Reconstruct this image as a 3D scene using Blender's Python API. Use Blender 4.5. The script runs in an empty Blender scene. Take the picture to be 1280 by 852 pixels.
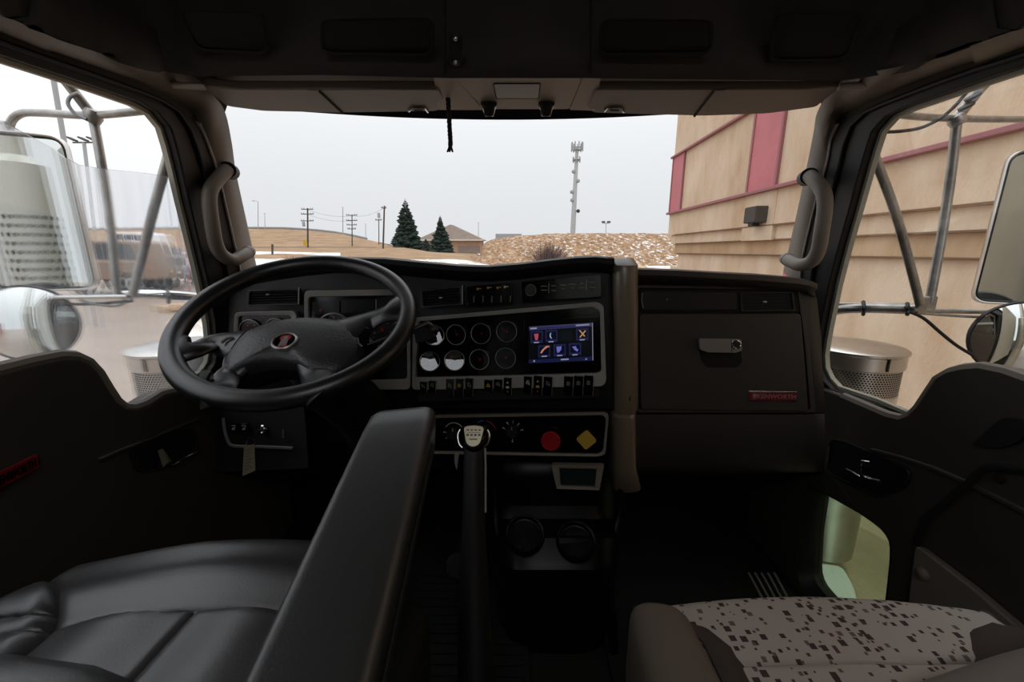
import bpy, bmesh, math, random
from mathutils import Vector, Matrix
random.seed(7)
C = bpy.context.scene.collection
SC = bpy.context.scene
# ------------------------------------------------------------------ camera
EYE = Vector((0, 0, 2.3)); FPX = 498.0; PITCH = math.atan(113/498); YAW = math.atan(9/498)
cam_d = bpy.data.cameras.new('camera'); cam = bpy.data.objects.new('camera', cam_d); C.objects.link(cam)
cam_d.sensor_width = 36; cam_d.lens = 36*FPX/1280; cam_d.clip_start = .02; cam_d.clip_end = 2000
cam.location = EYE; cam.rotation_euler = (math.pi/2-PITCH, 0, YAW)
SC.camera = cam
# ------------------------------------------------------------------ overcast sky
W = bpy.data.worlds.new('overcast'); SC.world = W; W.use_nodes = True
nt = W.node_tree; nt.nodes.clear()
o_ = nt.nodes.new('ShaderNodeOutputWorld'); bg = nt.nodes.new('ShaderNodeBackground')
tc = nt.nodes.new('ShaderNodeTexCoord'); sx = nt.nodes.new('ShaderNodeSeparateXYZ')
mr = nt.nodes.new('ShaderNodeMapRange'); mr.inputs[1].default_value = 0; mr.inputs[2].default_value = 1
mr.inputs[3].default_value = .95; mr.inputs[4].default_value = 2.6
pw_ = nt.nodes.new('ShaderNodeMath'); pw_.operation = 'POWER'; pw_.use_clamp = True; pw_.inputs[1].default_value = 1.7
mx_ = nt.nodes.new('ShaderNodeMath'); mx_.operation = 'MAXIMUM'; mx_.inputs[1].default_value = 0
nt.links.new(tc.outputs['Generated'], sx.inputs[0]); nt.links.new(sx.outputs[2], mx_.inputs[0]); nt.links.new(mx_.outputs[0], pw_.inputs[0]); nt.links.new(pw_.outputs[0], mr.inputs[0])
nt.links.new(mr.outputs[0], bg.inputs[1]); bg.inputs[0].default_value = (.968, .982, 1.0, 1)
nt.links.new(bg.outputs[0], o_.inputs[0])
SC.view_settings.view_transform = 'Standard'; SC.view_settings.look = 'None'
SC.view_settings.exposure = 0.0; SC.view_settings.gamma = 1; SC.view_settings.use_curve_mapping = False
SC.cycles.max_bounces = 10; SC.cycles.transparent_max_bounces = 16; SC.cycles.glossy_bounces = 5
SC.cycles.transmission_bounces = 8; SC.cycles.caustics_reflective = False; SC.cycles.caustics_refractive = False
# soft dome lamp added to brighten the cab, on the ceiling behind the seats
ld = bpy.data.lights.new('fill_lamp_light', 'AREA'); ld.shape = 'RECTANGLE'; ld.size = .55; ld.size_y = .3; ld.energy = 4.0; ld.color = (1, .985, .96)
fill = bpy.data.objects.new('fill_lamp_light', ld); C.objects.link(fill); fill.location = (0, -.38, 2.3+.595); fill.rotation_euler = (math.radians(18), 0, 0)
# ------------------------------------------------------------------ measuring helpers
_c, _s = math.cos(YAW), math.sin(YAW)
def _rz(v): return Vector((v[0]*_c-v[1]*_s, v[0]*_s+v[1]*_c, v[2]))
AX_F = _rz((0, math.cos(PITCH), -math.sin(PITCH))); AX_U = _rz((0, math.sin(PITCH), math.cos(PITCH))); AX_X = _rz((1, 0, 0))
def ray(px, py): return AX_F + AX_X*((px-640)/FPX) + AX_U*((426-py)/FPX)
def PT(px, py, t): return EYE + ray(px, py)*t
def PY(px, py, y): d = ray(px, py); return EYE + d*(y/d.y)
def PX(px, py, x): d = ray(px, py); return EYE + d*(x/d.x)
def PZ(px, py, z): d = ray(px, py); return EYE + d*((z-EYE.z)/d.z)
def R(x, y, z): return Vector((x, y, z+2.3))
class Plane:
    def __init__(s, p, n):
        s.p = Vector(p); s.n = Vector(n).normalized()
        s.ex = Vector((0, 0, 1)).cross(s.n)*-1
        if s.ex.x < 0: s.ex = -s.ex
        s.ex.normalize(); s.ey = s.n.cross(s.ex).normalized()
        if s.ey.z < 0: s.ey = -s.ey
    def at(s, px, py, off=0):
        d = ray(px, py); p = s.p + s.n*off
        return EYE + d*((p-EYE).dot(s.n)/d.dot(s.n))
    def frame(s, px, py, off=0):
        p = s.at(px, py, off); ex = s.ex; ey = s.n.cross(ex)
        return Matrix(((ex.x, ey.x, s.n.x, p.x), (ex.y, ey.y, s.n.y, p.y), (ex.z, ey.z, s.n.z, p.z), (0, 0, 0, 1)))
def rnd(poly, r, n=4):
    """round the corners of a 2-D or 3-D polygon; r = one radius or one per corner"""
    out = []; m = len(poly); P = [Vector(p) for p in poly]
    for i in range(m):
        a, b, c = P[i-1], P[i], P[(i+1) % m]
        rr = r[i] if isinstance(r, (list, tuple)) else r
        if rr <= 0: out += [b.copy() for _ in range(n+1)]; continue
        d1 = (a-b); d2 = (c-b)
        k1 = min(rr, d1.length*.49); k2 = min(rr, d2.length*.49)
        s, e = b+d1.normalized()*k1, b+d2.normalized()*k2
        for j in range(n+1):
            t = j/n; out.append(s*(1-t)**2+b*2*t*(1-t)+e*t*t)
    return out
def lerp(a, b, t): return a+(b-a)*t
def interp(tab, x):
    if x <= tab[0][0]: return tab[0][1]
    for (a, va), (b, vb) in zip(tab, tab[1:]):
        if x <= b: return va+(vb-va)*(x-a)/(b-a)
    return tab[-1][1]
def smooth_path(pts, n=6, closed=False):
    P = [Vector(p) for p in pts]; m = len(P); out = []
    rng = range(m) if closed else range(m-1)
    for i in rng:
        p1, p2 = P[i], P[(i+1) % m]
        p0 = P[i-1] if (closed or i > 0) else p1*2-p2
        p3 = P[(i+2) % m] if (closed or i+2 < m) else p2*2-p1
        for j in range(n):
            t = j/n
            out.append(.5*((2*p1)+(p2-p0)*t+(2*p0-5*p1+4*p2-p3)*t*t+(3*p1-p0-3*p2+p3)*t**3))
    if not closed: out.append(P[-1])
    return out
# ------------------------------------------------------------------ mesh builder
class MB:
    def __init__(s): s.v = []; s.f = []; s.m = []; s.cur = 0
    def add(s, vs, fs):
        k = len(s.v); s.v += [Vector(v) for v in vs]
        for f in fs: s.f.append([k+i for i in f]); s.m.append(s.cur)
        return s
    def hexa(s, p):   # 0-3 bottom loop, 4-7 top loop
        return s.add(p, [(3, 2, 1, 0), (4, 5, 6, 7), (0, 1, 5, 4), (1, 2, 6, 5), (2, 3, 7, 6), (3, 0, 4, 7)])
    def box(s, c, sz, rot=None):
        c = Vector(c); h = Vector(sz)/2; q = []
        for z in (-1, 1):
            for x, y in ((-1, -1), (1, -1), (1, 1), (-1, 1)):
                v = Vector((x*h.x, y*h.y, z*h.z))
                q.append(c+(rot @ v if rot else v))
        return s.hexa(q)
    def slab(s, pts, vec):
        n = len(pts); vec = Vector(vec); a = [Vector(p) for p in pts]
        return s.add(a+[p+vec for p in a], [tuple(range(n-1, -1, -1)), tuple(range(n, 2*n))]+[(i, (i+1) % n, n+(i+1) % n, n+i) for i in range(n)])
    def face(s, pts): return s.add(pts, [tuple(range(len(pts)))])
    def ring(s, out, inn, vec):
        n = len(out); vec = Vector(vec); a = [Vector(p) for p in out]; b = [Vector(p) for p in inn]
        vs = a+b+[p+vec for p in a]+[p+vec for p in b]; fs = []
        for i in range(n):
            j = (i+1) % n
            fs += [(i, j, n+j, n+i), (2*n+j, 2*n+i, 3*n+i, 3*n+j), (j, i, 2*n+i, 2*n+j), (n+i, n+j, 3*n+j, 3*n+i)]
        return s.add(vs, fs)
    def tube(s, path, r, seg=12, closed=False, flat=1.0, up=None):
        P = [Vector(p) for p in path]; n = len(P); rings = []
        t0 = None; nrm = None
        for i in range(n):
            if closed: t = P[(i+1) % n]-P[i-1]
            else: t = P[min(i+1, n-1)]-P[max(i-1, 0)]
            t.normalize()
            if nrm is None:
                a = Vector(up) if up else (Vector((0, 0, 1)) if abs(t.z) < .9 else Vector((1, 0, 0)))
                nrm = (a-t*a.dot(t)).normalized()
            else: nrm = (nrm-t*nrm.dot(t)).normalized()
            b = t.cross(nrm); rr = r[i] if isinstance(r, (list, tuple)) else r
            rings.append([P[i]+(nrm*math.cos(q)*rr+b*math.sin(q)*rr*flat) for q in (2*math.pi*k/seg for k in range(seg))])
        vs = [v for g in rings for v in g]; fs = []
        for i in range(n if closed else n-1):
            j = (i+1) % n
            for k in range(seg): l = (k+1) % seg; fs.append((i*seg+k, i*seg+l, j*seg+l, j*seg+k))
        if not closed: fs += [tuple(range(seg-1, -1, -1)), tuple((n-1)*seg+k for k in range(seg))]
        return s.add(vs, fs)
    def lathe(s, prof, M=None, seg=24, caps=True):
        vs = []; fs = []; n = len(prof)
        for r, z in prof:
            for k in range(seg):
                q = 2*math.pi*k/seg; v = Vector((r*math.cos(q), r*math.sin(q), z)); vs.append(M @ v if M else v)
        for i in range(n-1):
            for k in range(seg): l = (k+1) % seg; fs.append((i*seg+k, i*seg+l, (i+1)*seg+l, (i+1)*seg+k))
        if caps: fs += [tuple(range(seg-1, -1, -1)), tuple((n-1)*seg+k for k in range(seg))]
        return s.add(vs, fs)
    def grid(s, rows, closed=False):
        n = len(rows[0]); vs = [v for r in rows for v in r]; fs = []
        for i in range(len(rows)-1):
            for k in range(n if closed else n-1): l = (k+1) % n; fs.append((i*n+k, i*n+l, (i+1)*n+l, (i+1)*n+k))
        return s.add(vs, fs)
def wloc(o):
    v = Vector((0, 0, 0))
    while o: v += o.location; o = o.parent
    return v
def mesh_obj(name, mb, mats, parent=None, bevel=0, seg=2, sub=0, smooth=40, frame=None, mesh=None, solid=0, localm=None):
    if mesh is None:
        me = bpy.data.meshes.new(name)
        if frame is None and parent is None:
            lo = [min(v[i] for v in mb.v) for i in range(3)]; hi = [max(v[i] for v in mb.v) for i in range(3)]
            org = Vector(((lo[0]+hi[0])/2, (lo[1]+hi[1])/2, lo[2]))
        else: org = wloc(parent) if (frame is None and localm is None) else Vector((0, 0, 0))
        me.from_pydata([v-org for v in mb.v], [], mb.f)
        if not isinstance(mats, (list, tuple)): mats = [mats]
        for m in mats: me.materials.append(m)
        for p, mi in zip(me.polygons, mb.m): p.material_index = mi; p.use_smooth = bool(smooth)
        bm = bmesh.new(); bm.from_mesh(me); bmesh.ops.recalc_face_normals(bm, faces=bm.faces); bm.to_mesh(me); bm.free()
        if smooth and not sub: me.set_sharp_from_angle(angle=math.radians(smooth))
        me.update()
    else: me = mesh; org = Vector((0, 0, 0))
    o = bpy.data.objects.new(name, me); C.objects.link(o)
    if parent: o.parent = parent
    if localm is not None: o.matrix_local = localm
    elif frame is not None:
        f = frame.copy(); f.translation = f.translation-(wloc(parent) if parent else Vector((0, 0, 0))); o.matrix_local = f
    elif parent is None: o.location = org
    if solid: md = o.modifiers.new('thickness', 'SOLIDIFY'); md.thickness = solid
    if bevel:
        md = o.modifiers.new('edge', 'BEVEL'); md.width = bevel; md.segments = seg; md.limit_method = 'ANGLE'; md.angle_limit = math.radians(32); md.harden_normals = True
    if sub: md = o.modifiers.new('soft', 'SUBSURF'); md.levels = sub; md.render_levels = sub
    return o
def tag(o, label=None, cat=None, group=None, kind=None):
    if label: o['label'] = label
    if cat: o['category'] = cat
    if group: o['group'] = group
    if kind: o['kind'] = kind
    return o
def thing(name, label, cat, loc, group=None, kind=None):
    o = bpy.data.objects.new(name, None); o.empty_display_size = .05; C.objects.link(o); o.location = Vector(loc)
    return tag(o, label, cat, group, kind)
def part(name, mb, m, parent, label=None, **k):
    o = mesh_obj(name, mb, m, parent, **k)
    if label: o['label'] = label
    return o
def struct(name, mb, m, **k): return tag(mesh_obj(name, mb, m, None, **k), kind='structure')
_fonts = {}
def text_mb(txt, size, M, depth=.0004, bold=False, width=None, align='CENTER'):
    cu = bpy.data.curves.new('lettering', 'FONT'); cu.body = txt; cu.size = size; cu.align_x = align; cu.align_y = 'CENTER'; cu.extrude = depth; cu.resolution_u = 2
    if bold: cu.offset = size*.018
    ob = bpy.data.objects.new('lettering', cu); C.objects.link(ob)
    me = ob.to_mesh(); mb = MB(); vs = [v.co.copy() for v in me.vertices]
    if width:
        w = max(v.x for v in vs)-min(v.x for v in vs); vs = [Vector((v.x*width/w, v.y, v.z)) for v in vs]
    mb.add([M @ v for v in vs], [tuple(p.vertices) for p in me.polygons])
    ob.to_mesh_clear(); bpy.data.objects.remove(ob); bpy.data.curves.remove(cu)
    return mb
# ------------------------------------------------------------------ materials
def lin(c):
    if isinstance(c, str): c = tuple(int(c[i:i+2], 16)/255 for i in (0, 2, 4))
    return tuple((x/12.92 if x <= .04045 else ((x+.055)/1.055)**2.4) for x in c)+(1,)
def mat(name, col, rough=.6, metal=0, var=0, vscale=8, bump=0, bscale=200, spec=.5, emit=0, stretch=None, col2=None, thr=None, coat=0):
    m = bpy.data.materials.new(name); m.use_nodes = True; t = m.node_tree; b = t.nodes['Principled BSDF']
    c = lin(col); b.inputs['Base Color'].default_value = c; b.inputs['Roughness'].default_value = rough
    b.inputs['Metallic'].default_value = metal; b.inputs['Specular IOR Level'].default_value = spec; b.inputs['Coat Weight'].default_value = coat
    tcn = None
    def coords():
        nonlocal tcn
        if tcn is None:
            g = t.nodes.new('ShaderNodeNewGeometry'); mp = t.nodes.new('ShaderNodeMapping'); t.links.new(g.outputs['Position'], mp.inputs[0])
            if stretch: mp.inputs['Scale'].default_value = stretch
            tcn = mp
        return tcn.outputs[0]
    if var or col2:
        n = t.nodes.new('ShaderNodeTexNoise'); n.inputs['Scale'].default_value = vscale; n.inputs['Detail'].default_value = 6; n.inputs['Roughness'].default_value = .62
        t.links.new(coords(), n.inputs[0]); r = t.nodes.new('ShaderNodeValToRGB'); t.links.new(n.outputs[0], r.inputs[0])
        a = thr or (.35, .65); r.color_ramp.elements[0].position = a[0]; r.color_ramp.elements[1].position = a[1]
        if col2: r.color_ramp.elements[0].color = c; r.color_ramp.elements[1].color = lin(col2)
        else: r.color_ramp.elements[0].color = tuple(x*(1-var) for x in c[:3])+(1,); r.color_ramp.elements[1].color = tuple(min(1, x*(1+var)) for x in c[:3])+(1,)
        t.links.new(r.outputs[0], b.inputs['Base Color'])
    if bump:
        n = t.nodes.new('ShaderNodeTexNoise'); n.inputs['Scale'].default_value = bscale; n.inputs['Detail'].default_value = 3
        t.links.new(coords(), n.inputs[0]); q = t.nodes.new('ShaderNodeBump'); q.inputs['Strength'].default_value = bump; q.inputs['Distance'].default_value = .3/bscale
        t.links.new(n.outputs[0], q.inputs['Height']); t.links.new(q.outputs[0], b.inputs['Normal'])
    if emit: b.inputs['Emission Color'].default_value = c; b.inputs['Emission Strength'].default_value = emit
    return m
def glass_mat(name, tint=(1, 1, 1), gloss=.05, haze=0, streak=0):
    m = bpy.data.materials.new(name); m.use_nodes = True; t = m.node_tree; t.nodes.clear()
    o = t.nodes.new('ShaderNodeOutputMaterial'); tr = t.nodes.new('ShaderNodeBsdfTransparent'); tr.inputs[0].default_value = (*tint, 1)
    gl = t.nodes.new('ShaderNodeBsdfGlossy'); gl.inputs['Roughness'].default_value = .02
    mx = t.nodes.new('ShaderNodeMixShader'); lw = t.nodes.new('ShaderNodeLayerWeight'); lw.inputs[0].default_value = .5; pw = t.nodes.new('ShaderNodeMath'); pw.operation = 'POWER'; pw.inputs[1].default_value = 5; ad = t.nodes.new('ShaderNodeMath'); ad.operation = 'MULTIPLY_ADD'; ad.inputs[1].default_value = .75; ad.inputs[2].default_value = .04
    mu = t.nodes.new('ShaderNodeMath'); mu.operation = 'MULTIPLY'; mu.inputs[1].default_value = gloss/.04
    t.links.new(lw.outputs[1], pw.inputs[0]); t.links.new(pw.outputs[0], ad.inputs[0]); t.links.new(ad.outputs[0], mu.inputs[0]); t.links.new(mu.outputs[0], mx.inputs[0])
    body = tr.outputs[0]
    if streak:
        g = t.nodes.new('ShaderNodeNewGeometry'); mp = t.nodes.new('ShaderNodeMapping'); mp.inputs['Scale'].default_value = (1, 1, .06)
        n = t.nodes.new('ShaderNodeTexNoise'); n.inputs['Scale'].default_value = 38; n.inputs['Detail'].default_value = 3
        t.links.new(g.outputs['Position'], mp.inputs[0]); t.links.new(mp.outputs[0], n.inputs[0])
        rr = t.nodes.new('ShaderNodeMapRange'); rr.inputs[1].default_value = .38; rr.inputs[2].default_value = .68; rr.inputs[3].default_value = haze*.3; rr.inputs[4].default_value = haze
        t.links.new(n.outputs[0], rr.inputs[0])
        rf = t.nodes.new('ShaderNodeBsdfRefraction'); rf.inputs['IOR'].default_value = 1.01; rf.inputs['Roughness'].default_value = .07; rf.inputs['Color'].default_value = (.97, .98, 1, 1)
        m1 = t.nodes.new('ShaderNodeMixShader'); m1.inputs[0].default_value = streak; t.links.new(tr.outputs[0], m1.inputs[1]); t.links.new(rf.outputs[0], m1.inputs[2])
        tl = t.nodes.new('ShaderNodeBsdfTranslucent'); tl.inputs[0].default_value = (.8, .84, .9, 1)
        m2 = t.nodes.new('ShaderNodeMixShader'); t.links.new(rr.outputs[0], m2.inputs[0]); t.links.new(m1.outputs[0], m2.inputs[1]); t.links.new(tl.outputs[0], m2.inputs[2])
        body = m2.outputs[0]
    t.links.new(body, mx.inputs[1]); t.links.new(gl.outputs[0], mx.inputs[2]); t.links.new(mx.outputs[0], o.inputs[0])
    return m
M = {}
M['trim'] = mat('grey_brown_trim', '83796f', .5, bump=.15, bscale=900, var=.06, vscale=3)
M['trim_light'] = mat('grey_trim', 'c6bdb3', .5, bump=.12, bscale=900)
M['headliner'] = mat('dark_headliner', '3a3734', .8, bump=.25, bscale=700, var=.1, vscale=5)
M['columntrim'] = mat('satin_column_trim', '7a6c5c', .34, spec=.8)
M['channel'] = mat('pale_channel', 'bdbcae', .5)
M['console'] = mat('satin_console', '080809', .4, spec=.3)
M['black'] = mat('black_plastic', '131213', .5, bump=.12, bscale=900)
M['deep'] = mat('matt_black', '080808', .8)
M['seal'] = mat('black_rubber', '0e0d0e', .55)
M['dash'] = mat('dash_black', '151415', .5, bump=.25, bscale=1100)
M['glove'] = mat('glove_brown_black', '3a3531', .55, bump=.25, bscale=1000)
M['door'] = mat('door_charcoal', '433f3a', .48, bump=.3, bscale=800)
M['leather'] = mat('black_leather', '3a3a3b', .40, spec=1.0, bump=.25, bscale=380, var=.08, vscale=9)
M['armleather'] = mat('armrest_vinyl', '2d2d2d', .40, spec=.9, bump=.3, bscale=420)
M['wheel'] = mat('wheel_rubber', '161618', .36, bump=.35, bscale=500, spec=.8)
M['hub'] = mat('wheel_pad', '29292b', .45, bump=.8, bscale=230, spec=.8)
M['silver'] = mat('satin_silver', 'a8a5a2', .38, metal=.6)
M['silver_dark'] = mat('satin_grey_bezel', 'a19e9a', .42, metal=.15)
M['chrome'] = mat('chrome', 'd8d8d6', .12, metal=1)
M['brush'] = mat('brushed_steel', 'c4c2bd', .28, metal=1, var=.15, vscale=6)
M['steel'] = mat('weathered_tube', 'a3a29f', .35, metal=.85, var=.3, vscale=14)
M['mirror'] = mat('mirror_glass', 'e8ecea', .015, metal=1)
M['gloss'] = mat('gloss_black', '050505', .12)
M['dial'] = mat('gauge_dial', '0b0b0c', .5)
M['mark'] = mat('pale_print', 'c9c6ba', .6)
M['mark_dim'] = mat('dim_print', '7d7c76', .6)
M['amber'] = mat('amber_print', 'b98a3a', .6)
M['red'] = mat('red_knob', 'a3171f', .4)
M['yellow'] = mat('yellow_knob', 'c6a23a', .45)
M['blue_m'] = mat('blue_print', '2f7fc0', .5)
M['redbadge'] = mat('red_badge', '8e1520', .3, coat=.6)
M['bolster'] = mat('tan_bolster_cloth', '6a5f55', .9, bump=.3, bscale=900, spec=.2)
M['bolster_dark'] = mat('brown_bolster_cloth', '4b433d', .9, bump=.3, bscale=900, spec=.2)
M['mat'] = mat('ribbed_floor_rubber', '0c0c0c', .7, bump=.4, bscale=300)
M['tag'] = mat('paper_tag', 'a8a083', .8)
M['glass'] = glass_mat('windscreen_glass', (.86, .87, .88), .04)
M['sideglass'] = glass_mat('side_glass', (.97, .98, .98), .04)
M['wetglass'] = glass_mat('wet_side_glass', (.96, .97, .98), .05, haze=.10, streak=.45)
M['lowglass'] = glass_mat('green_tint_glass', (.68, .80, .66), .05)
M['gaugeglass'] = glass_mat('gauge_glass', (.9, .9, .9), .06)
M['glareglass'] = glass_mat('glare_gauge_glass', (.9, .9, .9), .32)
M['blackchrome'] = mat('black_chrome', '55565a', .16, metal=1)
# exterior
M['stucco'] = mat('tan_stucco', 'dec9b2', .95, vscale=1.6, bump=1.0, bscale=40, spec=.1, col2='bf9f80', thr=(.38, .78), stretch=(1, 1, .45))
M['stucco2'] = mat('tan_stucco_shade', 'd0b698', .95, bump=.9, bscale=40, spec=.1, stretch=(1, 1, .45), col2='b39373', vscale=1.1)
M['redpanel'] = mat('faded_red_panel', 'c27076', .6, var=.08, vscale=2)
M['maroon'] = mat('maroon_trim', '9c6468', .6)
M['asphalt'] = mat('wet_asphalt', '857265', .36, col2='a3917f', vscale=.35, bump=.15, bscale=30, thr=(.3, .75), stretch=(.5, 1, 1))
M['snow'] = mat('snow', 'f2f3f5', .8, bump=.4, bscale=3, var=.04)
M['grass'] = mat('dry_grass', '8c7158', .95, col2='b3987b', vscale=.7, thr=(.35, .7), stretch=(.35, 1, 1), bump=.6, bscale=3, spec=.1)
M['spruce'] = mat('spruce_needles', '323e37', .8, col2='202c27', vscale=3, spec=.2)
M['wood'] = mat('weathered_pole', '4b4540', .85)
M['polegrey'] = mat('galvanised_pole', '9fa3a6', .6)
M['concrete'] = mat('grey_tower', 'b5b9bb', .7)
M['roof'] = mat('brown_shingle', '84756a', .9, var=.1, vscale=.6)
M['brick'] = mat('house_brick', 'a9876f', .9, var=.1, vscale=1)
M['cream'] = mat('cream_paint', 'd8d0c2', .8)
M['tanpaint'] = mat('tan_car_paint', '85705e', .3, coat=.5)
M['darkpaint'] = mat('dark_car_paint', '3a4048', .3, coat=.5)
M['whitepaint'] = mat('white_car_paint', 'dcdee0', .3, coat=.5)
M['carglass'] = mat('car_glass', '3c4248', .12)
M['tyre'] = mat('tyre', '202020', .8)
M['teal'] = mat('teal_paint', '14504f', .35, coat=.4)
M['sleeper'] = mat('pale_sleeper_paint', 'cdcfc8', .4, var=.05, vscale=3)
M['orange'] = mat('orange_sign', 'd8702c', .6)
M['bark'] = mat('bare_twigs', '5d534c', .9)
M['hole'] = mat('dark_perforation', '1b1a19', .7)
M['exhaust'] = mat('perforated_guard', 'c9c8be', .3, metal=.6)
def node_mat_fabric():
    m = bpy.data.materials.new('speckled_seat_cloth'); m.use_nodes = True; t = m.node_tree; b = t.nodes['Principled BSDF']
    b.inputs['Roughness'].default_value = .95; b.inputs['Specular IOR Level'].default_value = .15
    g = t.nodes.new('ShaderNodeNewGeometry'); cur = lin('b7afa9')
    last = None
    for sc, th, colr, seedv in ((76, .19, '4a3f40', 0), (108, .17, '5e4a48', 3.7), (62, .13, '6f6763', 9.1)):
        mp = t.nodes.new('ShaderNodeMapping'); mp.inputs['Location'].default_value = (seedv, seedv*1.7, 0); mp.inputs['Scale'].default_value = (1, 1, .01)
        v = t.nodes.new('ShaderNodeTexVoronoi'); v.distance = 'CHEBYCHEV'; v.inputs['Scale'].default_value = sc; v.inputs['Randomness'].default_value = .75
        t.links.new(g.outputs['Position'], mp.inputs[0]); t.links.new(mp.outputs[0], v.inputs[0])
        sp = t.nodes.new('ShaderNodeSeparateColor'); t.links.new(v.outputs['Color'], sp.inputs[0])
        ml = t.nodes.new('ShaderNodeMath'); ml.operation = 'MULTIPLY'; ml.inputs[1].default_value = th*1.7; t.links.new(sp.outputs[0], ml.inputs[0])
        lt = t.nodes.new('ShaderNodeMath'); lt.operation = 'LESS_THAN'; t.links.new(v.outputs['Distance'], lt.inputs[0]); t.links.new(ml.outputs[0], lt.inputs[1])
        mx = t.nodes.new('ShaderNodeMix'); mx.data_type = 'RGBA'; t.links.new(lt.outputs[0], mx.inputs[0])
        if last: t.links.new(last, mx.inputs[6])
        else: mx.inputs[6].default_value = cur
        mx.inputs[7].default_value = lin(colr); last = mx.outputs[2]
    t.links.new(last, b.inputs['Base Color'])
    n = t.nodes.new('ShaderNodeTexNoise'); n.inputs['Scale'].default_value = 900; q = t.nodes.new('ShaderNodeBump'); q.inputs['Strength'].default_value = .3; q.inputs['Distance'].default_value = .0005
    t.links.new(g.outputs['Position'], n.inputs[0]); t.links.new(n.outputs[0], q.inputs['Height']); t.links.new(q.outputs[0], b.inputs['Normal'])
    return m
M['cloth'] = node_mat_fabric()
def node_mat_mound():
    m = bpy.data.materials.new('snowy_scrub'); m.use_nodes = True; t = m.node_tree; b = t.nodes['Principled BSDF']
    b.inputs['Roughness'].default_value = .95; b.inputs['Specular IOR Level'].default_value = .1
    g = t.nodes.new('ShaderNodeNewGeometry')
    def ramp(scale, els, stretch, detail=8):
        mp = t.nodes.new('ShaderNodeMapping'); mp.inputs['Scale'].default_value = stretch; t.links.new(g.outputs['Position'], mp.inputs[0])
        n = t.nodes.new('ShaderNodeTexNoise'); n.inputs['Scale'].default_value = scale; n.inputs['Detail'].default_value = detail; n.inputs['Roughness'].default_value = .7
        t.links.new(mp.outputs[0], n.inputs[0]); r = t.nodes.new('ShaderNodeValToRGB'); t.links.new(n.outputs[0], r.inputs[0])
        r.color_ramp.elements[0].position = els[0][0]; r.color_ramp.elements[0].color = els[0][1]
        r.color_ramp.elements[1].position = els[-1][0]; r.color_ramp.elements[1].color = els[-1][1]
        for p, c in els[1:-1]: e = r.color_ramp.elements.new(p); e.color = c
        return r.outputs[0]
    base = ramp(1.1, [(.35, lin('6c5340')), (.5, lin('967658')), (.65, lin('b89c7e'))], (1.6, .4, 3))
    k = ramp(1.2, [(.55, (0, 0, 0, 1)), (.60, (1, 1, 1, 1))], (1.3, .35, 3))
    sx = t.nodes.new('ShaderNodeSeparateXYZ'); t.links.new(g.outputs['Position'], sx.inputs[0])
    mr = t.nodes.new('ShaderNodeMapRange'); mr.inputs[1].default_value = -6; mr.inputs[2].default_value = 20; mr.inputs[3].default_value = .25; mr.inputs[4].default_value = 1
    t.links.new(sx.outputs[0], mr.inputs[0]); mu = t.nodes.new('ShaderNodeMath'); mu.operation = 'MULTIPLY'; t.links.new(k, mu.inputs[0]); t.links.new(mr.outputs[0], mu.inputs[1])
    mx = t.nodes.new('ShaderNodeMix'); mx.data_type = 'RGBA'; t.links.new(mu.outputs[0], mx.inputs[0]); t.links.new(base, mx.inputs[6]); mx.inputs[7].default_value = lin('eeeeee')
    t.links.new(mx.outputs[2], b.inputs['Base Color'])
    return m
M['mound'] = node_mat_mound()
# ================================================================== THE CAB SHELL (setting)
FL = -1.0
ID = Matrix.Identity(4)
b = MB(); b.box(R(0, .48, FL-.03), (1.82, 2.3, .06)); struct('floor', b, M['mat'])
b = MB(); b.box(R(0, .2, .64), (1.5, 2.0, .05)); struct('ceiling', b, M['headliner'])
b = MB(); b.box(R(0, 1.52, -.60), (1.86, .05, .9)); struct('wall_front', b, M['deep'])
for s in (-1, 1):
    b = MB(); b.box(R(s*.91, 1.40, -.60), (.05, .24, .9)); struct('baseboard_'+('left' if s < 0 else 'right'), b, M['deep'])
dl = thing('fill_lamp', 'added flat white dome lamp on the cab ceiling behind the seats', 'ceiling lamp', R(0, -.38, .6))  # lamp body added to go with the fill light
b = MB(); b.box(R(0, -.38, .612), (.62, .36, .02)); part('fill_lamp_housing', b, M['trim_light'], dl, bevel=.006)
# back wall with a rear window opening
def xz(pts, y): return [R(x, y, z) for x, z in pts]
yb = -.72
b = MB(); o = rnd([(-.90, -1.0), (.90, -1.0), (.8, .66), (-.8, .66)], 0); i = rnd([(-.5, -.02), (.5, -.02), (.46, .34), (-.46, .34)], .06)
b.ring([R(p.x, yb, p.y) for p in o], [R(p.x, yb, p.y) for p in i], (0, -.05, 0)); struct('wall_back', b, M['headliner'])
b = MB(); b.slab([R(p.x, yb-.02, p.y) for p in i], (0, -.005, 0)); tag(mesh_obj('window_3', b, M['glass']), kind='structure')

def side_x(z, s, off=0):   # inner face of the upper side of the cab; s = -1 left, +1 right
    return s*(.90-.133*(z+.3)-off)
def side_plane(s, off): n = Vector((-s, 0, -.133)).normalized(); return Plane(R(s*.90, 0, -.3)+n*off, n)
CARD = .84
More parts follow.
